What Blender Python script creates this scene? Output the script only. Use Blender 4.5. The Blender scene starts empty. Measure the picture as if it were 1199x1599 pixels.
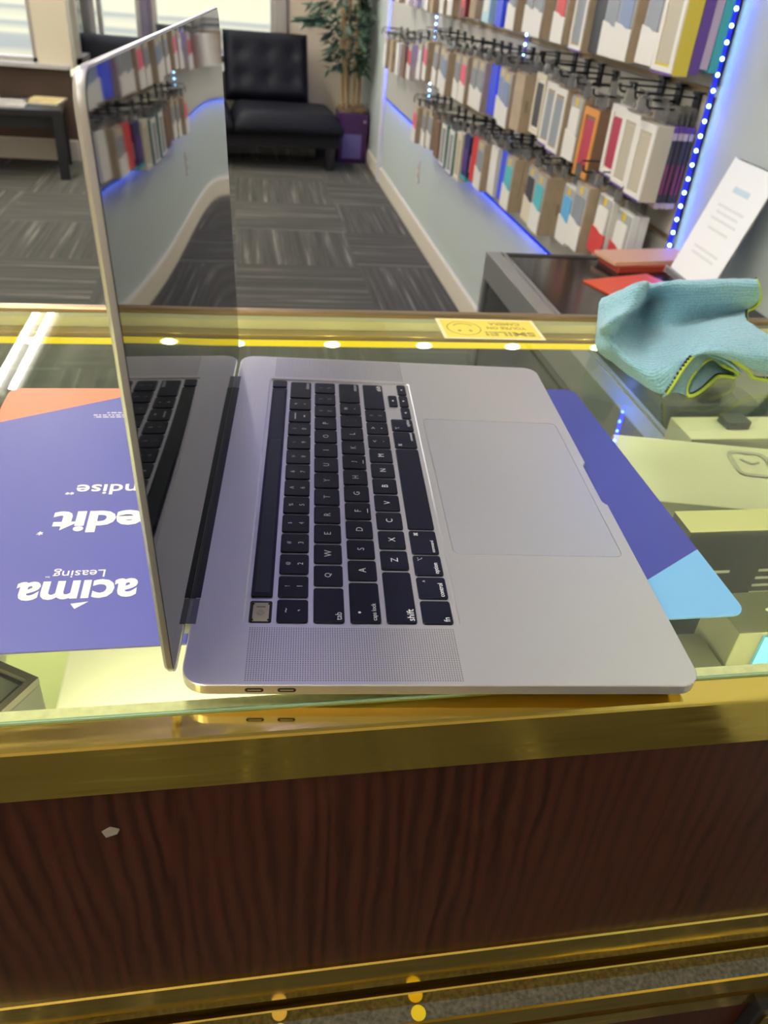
import bpy, bmesh, math, random
from mathutils import Vector, Matrix, noise as mnoise
random.seed(7)
S = bpy.context.scene
COL = S.collection
R = math.radians
PI = math.pi

# ------------------------------------------------------------------ camera
cam_d = bpy.data.cameras.new('camera'); cam = bpy.data.objects.new('camera', cam_d); COL.objects.link(cam)
right = Vector((0.98504607, -0.15351086, 0.0782218))
down = Vector((-0.02448912, -0.57415051, -0.81838346))
fwd = Vector((0.17054184, 0.80422983, -0.56932405))
M = Matrix((right, -down, -fwd)).transposed().to_4x4()
M.translation = (0.032636, -0.249487, 1.245263)
cam.matrix_world = M
cam_d.sensor_fit = 'VERTICAL'; cam_d.sensor_height = 36; cam_d.sensor_width = 27
cam_d.lens = 1219.66 / 1599 * 36
cam_d.clip_start = 0.01; cam_d.clip_end = 200
cam_d.dof.use_dof = True; cam_d.dof.focus_distance = 0.40; cam_d.dof.aperture_fstop = 15.0
S.camera = cam

# ------------------------------------------------------------------ view, world, sun
S.view_settings.view_transform = 'Standard'; S.view_settings.look = 'None'
S.view_settings.gamma = 1.0; S.view_settings.exposure = 0.0; S.view_settings.use_curve_mapping = False
W = bpy.data.worlds.new('sky'); S.world = W; W.use_nodes = True
bg = W.node_tree.nodes['Background']; bg.inputs[0].default_value = (0.80, 0.90, 1.0, 1); bg.inputs[1].default_value = 3.2
sd = bpy.data.lights.new('sun', 'SUN'); sd.energy = 6.5; sd.angle = R(0.6); sd.color = (1.0, 0.88, 0.62)
sun = bpy.data.objects.new('sun', sd); COL.objects.link(sun)
sun.rotation_euler = (R(38), R(-14), 0)
CEIL_BLUE = 17.0        # watts of the added violet ceiling bar
TUBE = 128.0             # fluorescent tube emission
CASE_LED = 1.0          # showcase strip scale

# ------------------------------------------------------------------ materials
MATS = {}
def nodes_of(m): return m.node_tree.nodes, m.node_tree.links
def mat(name, col, rough=0.5, metal=0.0, spec=0.5, emit=None, estr=0.0, bump=None, var=0.0, vscale=20, coat=0.0, sheen=0.0):
    if name in MATS: return MATS[name]
    m = bpy.data.materials.new(name); m.use_nodes = True; MATS[name] = m
    n, l = nodes_of(m); b = n['Principled BSDF']
    b.inputs['Base Color'].default_value = (*col, 1); b.inputs['Roughness'].default_value = rough
    b.inputs['Metallic'].default_value = metal; b.inputs['Specular IOR Level'].default_value = spec
    b.inputs['Coat Weight'].default_value = coat; b.inputs['Coat Roughness'].default_value = 0.08
    if sheen: b.inputs['Sheen Weight'].default_value = sheen
    if emit: b.inputs['Emission Color'].default_value = (*emit, 1); b.inputs['Emission Strength'].default_value = estr
    if bump or var:
        tc = n.new('ShaderNodeTexCoord'); no = n.new('ShaderNodeTexNoise')
        no.inputs['Scale'].default_value = bump[0] if bump else vscale; no.inputs['Detail'].default_value = 4
        l.new(tc.outputs['Object'], no.inputs['Vector'])
        if bump:
            bp = n.new('ShaderNodeBump'); bp.inputs['Strength'].default_value = bump[1]; bp.inputs['Distance'].default_value = bump[2] if len(bump) > 2 else 0.001
            l.new(no.outputs['Fac'], bp.inputs['Height']); l.new(bp.outputs[0], b.inputs['Normal'])
        if var:
            n2 = n.new('ShaderNodeTexNoise'); n2.inputs['Scale'].default_value = vscale; n2.inputs['Detail'].default_value = 5
            l.new(tc.outputs['Object'], n2.inputs['Vector'])
            r = n.new('ShaderNodeValToRGB'); r.color_ramp.elements[0].position = 0.3; r.color_ramp.elements[1].position = 0.7
            r.color_ramp.elements[0].color = (*[c * (1 - var) for c in col], 1); r.color_ramp.elements[1].color = (*[min(1, c * (1 + var)) for c in col], 1)
            l.new(n2.outputs['Fac'], r.inputs[0]); l.new(r.outputs[0], b.inputs['Base Color'])
    return m
def emis(name, col, s):
    if name in MATS: return MATS[name]
    m = bpy.data.materials.new(name); m.use_nodes = True; MATS[name] = m
    n, l = nodes_of(m); n.remove(n['Principled BSDF']); e = n.new('ShaderNodeEmission')
    e.inputs[0].default_value = (*col, 1); e.inputs[1].default_value = s
    l.new(e.outputs[0], n['Material Output'].inputs[0]); return m
def thin_glass(name, tint=(1, 1, 1), ior=1.45, rough=0.0, haze=0.0, hazecol=(1, 1, 1)):
    if name in MATS: return MATS[name]
    m = bpy.data.materials.new(name); m.use_nodes = True; MATS[name] = m
    n, l = nodes_of(m); n.remove(n['Principled BSDF'])
    t = n.new('ShaderNodeBsdfTransparent'); t.inputs[0].default_value = (*tint, 1)
    g = n.new('ShaderNodeBsdfGlossy'); g.inputs['Roughness'].default_value = rough
    f = n.new('ShaderNodeFresnel'); f.inputs[0].default_value = ior
    mx = n.new('ShaderNodeMixShader'); l.new(f.outputs[0], mx.inputs[0]); l.new(g.outputs[0], mx.inputs[2])
    if haze:
        d = n.new('ShaderNodeBsdfDiffuse'); d.inputs[0].default_value = (*hazecol, 1)
        m2 = n.new('ShaderNodeMixShader'); m2.inputs[0].default_value = haze
        l.new(t.outputs[0], m2.inputs[1]); l.new(d.outputs[0], m2.inputs[2]); l.new(m2.outputs[0], mx.inputs[1])
    else: l.new(t.outputs[0], mx.inputs[1])
    l.new(mx.outputs[0], n['Material Output'].inputs[0]); return m
def mathn(n, l, op, a, b=None, c=None):
    x = n.new('ShaderNodeMath'); x.operation = op
    for i, v in enumerate((a, b, c)):
        if v is None: continue
        if isinstance(v, (int, float)): x.inputs[i].default_value = v
        else: l.new(v, x.inputs[i])
    return x.outputs[0]
def mixc(n, l, fac, a, b):
    x = n.new('ShaderNodeMix'); x.data_type = 'RGBA'
    l.new(fac, x.inputs[0])
    for s, v in ((x.inputs[6], a), (x.inputs[7], b)):
        if isinstance(v, tuple): s.default_value = (*v, 1)
        else: l.new(v, s)
    return x.outputs[2]

def carpet_mat():
    m = mat('carpet', (0.1, 0.1, 0.1), rough=0.95, spec=0.1); n, l = nodes_of(m); b = n['Principled BSDF']
    tc = n.new('ShaderNodeTexCoord'); sp = n.new('ShaderNodeSeparateXYZ'); l.new(tc.outputs['Object'], sp.inputs[0])
    T = 0.61
    ix = mathn(n, l, 'FLOOR', mathn(n, l, 'DIVIDE', sp.outputs[0], T)); iy = mathn(n, l, 'FLOOR', mathn(n, l, 'DIVIDE', sp.outputs[1], T))
    par = mathn(n, l, 'ABSOLUTE', mathn(n, l, 'MODULO', mathn(n, l, 'ADD', ix, iy), 2.0))
    def stripes(u, v):
        cx = n.new('ShaderNodeCombineXYZ')
        l.new(mathn(n, l, 'MULTIPLY', u, 38.0), cx.inputs[0]); l.new(mathn(n, l, 'MULTIPLY', v, 0.9), cx.inputs[1])
        l.new(mathn(n, l, 'ADD', mathn(n, l, 'MULTIPLY', ix, 7.3), mathn(n, l, 'MULTIPLY', iy, 3.1)), cx.inputs[2])
        no = n.new('ShaderNodeTexNoise'); no.inputs['Scale'].default_value = 1.0; no.inputs['Detail'].default_value = 3; no.inputs['Roughness'].default_value = 0.7
        l.new(cx.outputs[0], no.inputs['Vector']); return no.outputs['Fac']
    s1 = stripes(sp.outputs[0], sp.outputs[1]); s2 = stripes(sp.outputs[1], sp.outputs[0])
    mx = n.new('ShaderNodeMix'); l.new(par, mx.inputs[0]); l.new(s1, mx.inputs[2]); l.new(s2, mx.inputs[3])
    r = n.new('ShaderNodeValToRGB'); e = r.color_ramp.elements
    e[0].position = 0.36; e[0].color = (0.056, 0.055, 0.049, 1); e[1].position = 0.72; e[1].color = (0.24, 0.23, 0.195, 1)
    x = e.new(0.58); x.color = (0.088, 0.086, 0.077, 1)
    l.new(mx.outputs[0], r.inputs[0]); l.new(r.outputs[0], b.inputs['Base Color'])
    bp = n.new('ShaderNodeBump'); bp.inputs['Strength'].default_value = 0.4; bp.inputs['Distance'].default_value = 0.003
    l.new(mx.outputs[0], bp.inputs['Height']); l.new(bp.outputs[0], b.inputs['Normal']); return m
def wood_mat(name, c0, c1, c2, rough=0.38, tilt=0.25):
    m = mat(name, c1, rough=rough, spec=0.28); n, l = nodes_of(m); b = n['Principled BSDF']
    tc = n.new('ShaderNodeTexCoord'); mp = n.new('ShaderNodeMapping')
    mp.inputs['Rotation'].default_value = (0, tilt, 0); mp.inputs['Scale'].default_value = (1, 1, 0.16)
    l.new(tc.outputs['Object'], mp.inputs[0])
    n1 = n.new('ShaderNodeTexNoise'); n1.inputs['Scale'].default_value = 7; n1.inputs['Detail'].default_value = 2; l.new(mp.outputs[0], n1.inputs[0])
    wv = n.new('ShaderNodeTexWave'); wv.bands_direction = 'X'; wv.inputs['Scale'].default_value = 34; wv.inputs['Distortion'].default_value = 7
    wv.inputs['Detail'].default_value = 3; wv.inputs['Detail Scale'].default_value = 1.6; l.new(mp.outputs[0], wv.inputs[0])
    mp2 = n.new('ShaderNodeMapping'); mp2.inputs['Rotation'].default_value = (0, tilt, 0); mp2.inputs['Scale'].default_value = (260, 50, 5); l.new(tc.outputs['Object'], mp2.inputs[0])
    n2 = n.new('ShaderNodeTexNoise'); n2.inputs['Scale'].default_value = 1; n2.inputs['Detail'].default_value = 2; l.new(mp2.outputs[0], n2.inputs[0])
    a = mathn(n, l, 'ADD', mathn(n, l, 'MULTIPLY', wv.outputs['Fac'], 0.45), mathn(n, l, 'MULTIPLY', n2.outputs['Fac'], 0.55))
    a = mathn(n, l, 'ADD', a, mathn(n, l, 'MULTIPLY', mathn(n, l, 'SUBTRACT', n1.outputs['Fac'], 0.5), 0.6))
    r = n.new('ShaderNodeValToRGB'); e = r.color_ramp.elements
    e[0].position = 0.2; e[0].color = (*c0, 1); e[1].position = 0.8; e[1].color = (*c2, 1); x = e.new(0.48); x.color = (*c1, 1)
    l.new(a, r.inputs[0]); l.new(r.outputs[0], b.inputs['Base Color']); return m
def brass_mat():
    m = mat('brass', (0.84, 0.61, 0.14), rough=0.14, metal=1.0); n, l = nodes_of(m); b = n['Principled BSDF']
    tc = n.new('ShaderNodeTexCoord'); mp = n.new('ShaderNodeMapping'); mp.inputs['Scale'].default_value = (6, 80, 80); l.new(tc.outputs['Object'], mp.inputs[0])
    no = n.new('ShaderNodeTexNoise'); no.inputs['Scale'].default_value = 3; no.inputs['Detail'].default_value = 6; l.new(mp.outputs[0], no.inputs[0])
    r = n.new('ShaderNodeMapRange'); r.inputs[1].default_value = 0.35; r.inputs[2].default_value = 0.75; r.inputs[3].default_value = 0.05; r.inputs[4].default_value = 0.20
    l.new(no.outputs['Fac'], r.inputs[0]); l.new(r.outputs[0], b.inputs['Roughness'])
    n3 = n.new('ShaderNodeTexNoise'); n3.inputs['Scale'].default_value = 9; n3.inputs['Detail'].default_value = 2; l.new(tc.outputs['Object'], n3.inputs[0])
    bp = n.new('ShaderNodeBump'); bp.inputs['Strength'].default_value = 0.25; bp.inputs['Distance'].default_value = 0.002
    l.new(n3.outputs['Fac'], bp.inputs['Height']); l.new(bp.outputs[0], b.inputs['Normal']); return m
def alu_mat():      # laptop deck, with the perforated speaker fields
    m = mat('laptop_aluminium', (0.74, 0.715, 0.70), rough=0.35, metal=0.85); n, l = nodes_of(m); b = n['Principled BSDF']
    tc = n.new('ShaderNodeTexCoord'); sp = n.new('ShaderNodeSeparateXYZ'); l.new(tc.outputs['Object'], sp.inputs[0])
    x, y, z = sp.outputs
    P = 0.00118
    fx = mathn(n, l, 'SUBTRACT', mathn(n, l, 'FRACT', mathn(n, l, 'DIVIDE', x, P)), 0.5); fy = mathn(n, l, 'SUBTRACT', mathn(n, l, 'FRACT', mathn(n, l, 'DIVIDE', y, P)), 0.5)
    d = mathn(n, l, 'SQRT', mathn(n, l, 'ADD', mathn(n, l, 'MULTIPLY', fx, fx), mathn(n, l, 'MULTIPLY', fy, fy)))
    dot = mathn(n, l, 'LESS_THAN', d, 0.27)
    def between(v, a, c): return mathn(n, l, 'MULTIPLY', mathn(n, l, 'GREATER_THAN', v, a), mathn(n, l, 'LESS_THAN', v, c))
    ry = mathn(n, l, 'ADD', between(y, 0.0022, 0.0374), between(y, 0.3205, 0.3557))
    k = mathn(n, l, 'MULTIPLY', mathn(n, l, 'MULTIPLY', dot, ry), between(x, 0.0283, 0.1300))
    k = mathn(n, l, 'MULTIPLY', k, mathn(n, l, 'GREATER_THAN', z, -0.0002))
    l.new(mixc(n, l, k, (0.74, 0.715, 0.70), (0.07, 0.06, 0.07)), b.inputs['Base Color'])
    l.new(mathn(n, l, 'SUBTRACT', 0.85, mathn(n, l, 'MULTIPLY', k, 0.8)), b.inputs['Metallic']); return m
def placemat_mat():
    m = mat('printed_mat', (0.02, 0.03, 0.2), rough=0.5, spec=1.0, coat=0.55, bump=(1500, 0.10, 0.0004)); n, l = nodes_of(m); b = n['Principled BSDF']; b.inputs['Coat Roughness'].default_value = 0.40
    tc = n.new('ShaderNodeTexCoord'); sp = n.new('ShaderNodeSeparateXYZ'); l.new(tc.outputs['Object'], sp.inputs[0]); x, y, z = sp.outputs
    orange = mathn(n, l, 'GREATER_THAN', mathn(n, l, 'SUBTRACT', y, mathn(n, l, 'MULTIPLY', x, 0.5)), 0.3325)
    cyan = mathn(n, l, 'LESS_THAN', mathn(n, l, 'SUBTRACT', y, mathn(n, l, 'MULTIPLY', x, 0.587)), -0.083)
    c = mixc(n, l, orange, (0.018, 0.026, 0.27), (0.86, 0.15, 0.008)); c = mixc(n, l, cyan, c, (0.16, 0.45, 0.75))
    l.new(c, b.inputs['Base Color']); return m
def terry_mat():
    m = mat('teal_terry', (0.14, 0.36, 0.38), rough=0.9, spec=0.15, sheen=0.35); n, l = nodes_of(m); b = n['Principled BSDF']
    tc = n.new('ShaderNodeTexCoord'); no = n.new('ShaderNodeTexNoise'); no.inputs['Scale'].default_value = 420; no.inputs['Detail'].default_value = 3
    l.new(tc.outputs['Object'], no.inputs[0])
    uv = n.new('ShaderNodeUVMap'); uv.uv_map = 'uv'; sp = n.new('ShaderNodeSeparateXYZ'); l.new(uv.outputs[0], sp.inputs[0])
    rib = mathn(n, l, 'SINE', mathn(n, l, 'ADD', mathn(n, l, 'MULTIPLY', sp.outputs[1], 420.0), mathn(n, l, 'MULTIPLY', no.outputs['Fac'], 3.5)))
    h = mathn(n, l, 'ADD', mathn(n, l, 'MULTIPLY', rib, 0.22), mathn(n, l, 'MULTIPLY', no.outputs['Fac'], 1.6))
    bp = n.new('ShaderNodeBump'); bp.inputs['Strength'].default_value = 0.7; bp.inputs['Distance'].default_value = 0.0016
    l.new(h, bp.inputs['Height']); l.new(bp.outputs[0], b.inputs['Normal'])
    r = n.new('ShaderNodeValToRGB'); e = r.color_ramp.elements; e[0].position = 0.2; e[0].color = (0.17, 0.39, 0.48, 1); e[1].position = 0.95; e[1].color = (0.38, 0.63, 0.76, 1)
    l.new(mathn(n, l, 'MULTIPLY', h, 0.62), r.inputs[0]); l.new(r.outputs[0], b.inputs['Base Color']); return m
def outdoor_mat():
    m = mat('pavement', (0.6, 0.58, 0.5), rough=0.9); n, l = nodes_of(m); b = n['Principled BSDF']
    tc = n.new('ShaderNodeTexCoord'); sp = n.new('ShaderNodeSeparateXYZ'); l.new(tc.outputs['Object'], sp.inputs[0])
    no = n.new('ShaderNodeTexNoise'); no.inputs['Scale'].default_value = 0.5; l.new(tc.outputs['Object'], no.inputs[0])
    yy = mathn(n, l, 'ADD', sp.outputs[1], mathn(n, l, 'MULTIPLY', no.outputs['Fac'], 0.8))
    r = n.new('ShaderNodeValToRGB'); r.color_ramp.interpolation = 'LINEAR'; e = r.color_ramp.elements
    l.new(mathn(n, l, 'DIVIDE', yy, 40.0), r.inputs[0])
    e[0].position = 0.0; e[0].color = (0.26, 0.23, 0.15, 1); e[1].position = 1.0; e[1].color = (0.22, 0.20, 0.13, 1)
    for p, c in ((0.300, (0.28, 0.25, 0.16)), (0.335, (0.11, 0.11, 0.105)), (0.375, (0.12, 0.12, 0.115)), (0.395, (0.25, 0.23, 0.15)), (0.43, (0.10, 0.105, 0.105)), (0.455, (0.24, 0.22, 0.15)), (0.50, (0.20, 0.185, 0.13)), (0.53, (0.10, 0.10, 0.10)), (0.56, (0.24, 0.22, 0.15))):
        x = e.new(p); x.color = (*c, 1)
    l.new(r.outputs[0], b.inputs['Base Color']); return m

# ------------------------------------------------------------------ mesh helpers
class MB:
    def __init__(s): s.bm = bmesh.new()
    def box(s, x0, x1, y0, y1, z0, z1, bev=0, seg=2):
        b = bmesh.new(); bmesh.ops.create_cube(b, size=1)
        for v in b.verts: v.co = Vector(((x0 + x1) / 2 + v.co.x * (x1 - x0), (y0 + y1) / 2 + v.co.y * (y1 - y0), (z0 + z1) / 2 + v.co.z * (z1 - z0)))
        if bev: bmesh.ops.bevel(b, geom=b.edges[:], offset=bev, segments=seg, profile=0.7, affect='EDGES')
        s.add(b); return s
    def add(s, b, mtx=None):
        if mtx: bmesh.ops.transform(b, matrix=mtx, verts=b.verts)
        me = bpy.data.meshes.new('t'); b.to_mesh(me); b.free(); s.bm.from_mesh(me); bpy.data.meshes.remove(me); return s
    def cyl(s, p0, p1, r0, r1=None, seg=16):
        p0, p1 = Vector(p0), Vector(p1); d = p1 - p0; b = bmesh.new()
        bmesh.ops.create_cone(b, cap_ends=True, segments=seg, radius1=r0, radius2=r0 if r1 is None else r1, depth=d.length)
        return s.add(b, Matrix.Translation((p0 + p1) / 2) @ d.to_track_quat('Z', 'Y').to_matrix().to_4x4())
    def ball(s, c, r, seg=10, sc=(1, 1, 1)):
        b = bmesh.new(); bmesh.ops.create_uvsphere(b, u_segments=seg, v_segments=max(6, seg // 2 + 1), radius=r)
        return s.add(b, Matrix.Translation(c) @ Matrix.Diagonal((*sc, 1)))
    def tube(s, pts, r, seg=8, closed=False):
        pts = [Vector(p) for p in pts]; n = len(pts); rings = []; up = None
        rr = r if callable(r) else (lambda t: r)
        for i, p in enumerate(pts):
            a = pts[(i - 1) % n] if (closed or i > 0) else p; c = pts[(i + 1) % n] if (closed or i < n - 1) else p
            t = (c - a).normalized()
            if up is None:
                up = t.orthogonal().normalized()
            up = (up - t * up.dot(t)).normalized(); w = t.cross(up)
            rings.append([s.bm.verts.new(p + (up * math.cos(2 * PI * k / seg) + w * math.sin(2 * PI * k / seg)) * rr(i / max(1, n - 1))) for k in range(seg)])
        for i in range(n if closed else n - 1):
            A, B = rings[i], rings[(i + 1) % n]
            for k in range(seg): s.bm.faces.new((A[k], A[(k + 1) % seg], B[(k + 1) % seg], B[k]))
        if not closed: s.bm.faces.new(rings[0][::-1]); s.bm.faces.new(rings[-1])
        return s
    def prism(s, poly, z0, z1, mtx=None, cham=0.0):
        """extrude a 2-D outline from z0 to z1; cham chamfers the top"""
        b = bmesh.new(); n = len(poly)
        loops = [[b.verts.new((p[0], p[1], z0)) for p in poly]]
        if cham:
            loops.append([b.verts.new((p[0], p[1], z1 - cham)) for p in poly]); loops.append([b.verts.new((*q, z1)) for q in inset(poly, cham)])
        else: loops.append([b.verts.new((p[0], p[1], z1)) for p in poly])
        for A, B in zip(loops, loops[1:]):
            for i in range(n): b.faces.new((A[i], A[(i + 1) % n], B[(i + 1) % n], B[i]))
        b.faces.new(loops[0][::-1]); b.faces.new(loops[-1])
        return s.add(b, mtx)
    def quad(s, *ps): s.bm.faces.new([s.bm.verts.new(p) for p in ps]); return s
    def grid(s, rows):
        V = [[s.bm.verts.new(p) for p in r] for r in rows]
        for i in range(len(V) - 1):
            for j in range(len(V[0]) - 1): s.bm.faces.new((V[i][j], V[i][j + 1], V[i + 1][j + 1], V[i + 1][j]))
        return s
    def build(s, name, m, parent=None, smooth=False, mtx=None):
        if mtx: bmesh.ops.transform(s.bm, matrix=mtx, verts=s.bm.verts)
        bmesh.ops.recalc_face_normals(s.bm, faces=s.bm.faces)
        me = bpy.data.meshes.new(name); s.bm.to_mesh(me); s.bm.free()
        if m: me.materials.append(m)
        if smooth:
            for p in me.polygons: p.use_smooth = True
            if smooth != True:
                me.set_sharp_from_angle(angle=R(smooth))
        o = bpy.data.objects.new(name, me); COL.objects.link(o)
        if parent: o.parent = parent
        return o
def inset(poly, d):
    out = []; n = len(poly)
    area = sum(poly[i][0] * poly[(i + 1) % n][1] - poly[(i + 1) % n][0] * poly[i][1] for i in range(n)); sg = 1 if area > 0 else -1
    for i in range(n):
        p, a, c = Vector(poly[i][:2]), Vector(poly[i - 1][:2]), Vector(poly[(i + 1) % n][:2])
        e1 = (p - a).normalized(); e2 = (c - p).normalized()
        n1 = Vector((-e1.y, e1.x)) * sg; n2 = Vector((-e2.y, e2.x)) * sg; m = (n1 + n2)
        m = m.normalized() if m.length > 1e-9 else n1
        out.append(tuple(p + m * d / max(0.3, m.dot(n1))))
    return out
def rrect(x0, x1, y0, y1, r, seg=5):
    P = []
    for cx, cy, a0 in ((x1 - r, y1 - r, 0), (x0 + r, y1 - r, 90), (x0 + r, y0 + r, 180), (x1 - r, y0 + r, 270)):
        for k in range(seg + 1): a = R(a0 + 90 * k / seg); P.append((cx + r * math.cos(a), cy + r * math.sin(a)))
    return P
def thing(name, label, cat, loc=(0, 0, 0), rz=0.0, group=None):
    o = bpy.data.objects.new(name, None); COL.objects.link(o); o.empty_display_size = 0.05
    o.location = loc; o.rotation_euler = (0, 0, rz); return tag(o, label, cat, group)
def tag(o, label, cat, group=None):
    o['label'] = label; o['category'] = cat
    if group: o['group'] = group
    return o
def struct(o): o['kind'] = 'structure'; return o
def copy_tree(o, parent=None):
    c = o.copy(); COL.objects.link(c); c.parent = parent
    for ch in list(o.children): copy_tree(ch, c)
    return c
def text(name, body, m, parent, origin, xdir, ydir, width=None, height=None, size=0.004, lift=0.0, bold=0.0, depth=0.00006, align='CENTER', spacing=1.0):
    """flat raised print: origin is the anchor of its bounding box"""
    cu = bpy.data.curves.new('t', 'FONT'); cu.body = body; cu.size = 1; cu.extrude = 0.02; cu.offset = bold; cu.space_character = spacing; cu.resolution_u = 3
    o = bpy.data.objects.new('t', cu); COL.objects.link(o)
    dg = bpy.context.evaluated_depsgraph_get(); me = bpy.data.meshes.new_from_object(o.evaluated_get(dg)); bpy.data.objects.remove(o); bpy.data.curves.remove(cu)
    if not len(me.vertices): me.from_pydata([(0, 0, 0), (.3, 0, 0), (.3, .3, 0)], [], [(0, 1, 2)])
    xs = [v.co.x for v in me.vertices]; ys = [v.co.y for v in me.vertices]
    w, h = max(xs) - min(xs), max(ys) - min(ys); sx = sy = size
    if width: sx = width / w; sy = sx
    if height:
        sy = height / h
        if not width: sx = sy
    ax = {'CENTER': (min(xs) + max(xs)) / 2, 'LEFT': min(xs), 'RIGHT': max(xs)}[align]; ay = (min(ys) + max(ys)) / 2
    X = Vector(xdir).normalized(); Y = Vector(ydir).normalized(); Z = X.cross(Y); O = Vector(origin)
    for v in me.vertices: v.co = O + X * (v.co.x - ax) * sx + Y * (v.co.y - ay) * sy + Z * (lift + (0.5 + v.co.z * 25) * depth)
    me.name = name; me.materials.clear(); me.materials.append(m)
    ob = bpy.data.objects.new(name, me); COL.objects.link(ob); ob.parent = parent; return ob
def area_light(name, loc, rot, sx, sy, watts, col, parent=None):
    d = bpy.data.lights.new(name, 'AREA'); d.shape = 'RECTANGLE'; d.size = sx; d.size_y = sy; d.energy = watts; d.color = col
    o = bpy.data.objects.new(name, d); COL.objects.link(o); o.location = loc; o.rotation_euler = rot
    if parent: o.parent = parent
    return o

BRASS = brass_mat(); ALU = alu_mat(); CHERRY = wood_mat('cherry_laminate', (0.020, 0.005, 0.0028), (0.043, 0.0102, 0.0050), (0.054, 0.0140, 0.0070))
WALL = mat('painted_wall', (0.47, 0.535, 0.52), rough=0.7, spec=0.3, bump=(250, 0.06, 0.001))
CREAM = mat('cream_wall', (0.66, 0.58, 0.47), rough=0.75, spec=0.2)
WHITE = mat('white_plastic', (0.82, 0.81, 0.78), rough=0.45)
BASEW = mat('cream_trim', (0.72, 0.67, 0.56), rough=0.5)
BLACK = mat('black_plastic', (0.012, 0.012, 0.014), rough=0.4)
BLKMET = mat('black_wire', (0.015, 0.015, 0.017), rough=0.35, metal=0.3)
CLEAR = thin_glass('clear_plastic', (0.96, 0.97, 0.97), 1.4, 0.05, haze=0.16, hazecol=(0.9, 0.9, 0.9))
WPANE = thin_glass('window_pane', (0.97, 0.98, 0.98), 1.4)
ALUM = mat('brushed_aluminium', (0.62, 0.63, 0.64), rough=0.28, metal=0.9)

# ------------------------------------------------------------------ the room
XR, YB = 1.01, 6.75
XL, YF, H = -3.4, -2.2, 2.75
struct(MB().box(XL, XR, YF, YB + 0.1, -0.1, 0).build('floor', carpet_mat()))
struct(MB().box(XL, XR + 0.1, YF, YB + 0.1, H, H + 0.1).build('ceiling', mat('ceiling_tile', (0.42, 0.42, 0.43), rough=0.9, bump=(120, 0.2, 0.002))))
struct(MB().box(XR, XR + 0.12, YF, YB + 0.1, 0, H).build('wall_right', WALL))
struct(MB().box(XL - 0.12, XL, YF, 5.78, 0, H).build('wall_left', CREAM))
struct(MB().box(XL, XR, YF - 0.12, YF, 0, H).build('wall_front', CREAM))
# back wall: left run with low brown panel and windows, a jog, then the run behind the sofa
DARKP = mat('brown_panel', (0.085, 0.052, 0.036), rough=0.6)
b = MB().box(XL, -1.05, 5.78, 5.86, 0, 0.56); struct(b.build('wall_back_left', DARKP))
struct(MB().box(-1.05, -0.97, 5.86, YB, 0, 0.50).build('wall_jog', CREAM))
struct(MB().box(XL, -1.05, 5.78, 5.86, 2.4, H).build('wall_back_upper', CREAM))
struct(MB().box(-1.05, -0.97, 5.86, YB, 2.4, H).build('wall_jog_upper', CREAM))
struct(MB().box(-1.05, 0.36, YB, YB + 0.08, 0, 0.50).build('wall_back_sill', CREAM))
struct(MB().box(-1.05, 0.36, YB, YB + 0.08, 2.4, H).build('wall_back_lintel', CREAM))
struct(MB().box(0.36, XR, YB, YB + 0.08, 0, H).build('wall_back_right', CREAM))
struct(MB().box(-1.22, -1.01, 5.74, 5.90, 0.56, H).build('trim_1', mat('cream_post', (0.74, 0.68, 0.52), rough=0.5)))
struct(MB().box(-0.66, -0.605, YB - 0.05, YB + 0.06, 0.5, 2.4).box(-0.605, -0.58, YB - 0.03, YB + 0.05, 0.5, 2.4).build('trim_2', mat('window_mullion', (0.16, 0.14, 0.20), rough=0.4)))
struct(MB().box(0.32, 0.40, YB - 0.04, YB + 0.02, 0.5, 2.4).build('trim_3', mat('grey_frame', (0.38, 0.36, 0.33), rough=0.4)))
FR = mat('window_frame_metal', (0.55, 0.53, 0.50), rough=0.35, metal=0.6)
def window(name, pts, m=FR):
    """pts: horizontal run as two xy points; frame of rails plus pane"""
    (x0, y0), (x1, y1) = pts; z0, z1 = 0.56, 2.4; t = 0.03
    L = math.hypot(x1 - x0, y1 - y0); a = math.atan2(y1 - y0, x1 - x0)
    f = MB().box(0, L, -t, t, z0, z0 + 0.045).box(0, L, -t, t, z1 - 0.05, z1).box(0, 0.035, -t, t, z0, z1).box(L - 0.035, L, -t, t, z0, z1)
    o = struct(f.build(name, m)); o.location = (x0, y0, 0); o.rotation_euler = (0, 0, a)
    MB().box(0.035, L - 0.035, -0.003, 0.003, z0 + 0.045, z1 - 0.05).build('pane', WPANE, o); return o
window('window_1', ((XL, 5.82), (-1.22, 5.82)))
window('window_2', ((-1.01, 5.92), (-1.01, YB - 0.03)))
window('window_3', ((-0.97, YB + 0.02), (-0.66, YB + 0.02)))
window('window_4', ((-0.58, YB + 0.02), (0.32, YB + 0.02)))
struct(MB().box(XL, -1.03, 5.70, 5.80, 0.555, 0.58, 0.004).build('trim_4', mat('metal_sill', (0.60, 0.61, 0.63), rough=0.35, metal=0.5)))
struct(MB().box(XL, -1.04, 5.755, 5.785, 0, 0.13, 0.004).build('baseboard_back', BASEW))
struct(MB().box(XR - 0.016, XR, 1.42, YB, 0, 0.10, 0.004).build('baseboard_right', BASEW))
struct(MB().box(XR - 0.022, XR, 5.56, 5.66, 0, 2.5, 0.003).build('trim_5', mat('pale_trim', (0.66, 0.66, 0.72), rough=0.5)))
struct(MB().box(-16, 16, YB + 0.2, 60, -0.12, -0.04).box(-16, XL - 0.2, 5.9, YB + 0.2, -0.12, -0.04).box(XL, -1.06, 5.9, YB + 0.2, -0.12, -0.04).build('pavement', outdoor_mat()))

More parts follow.
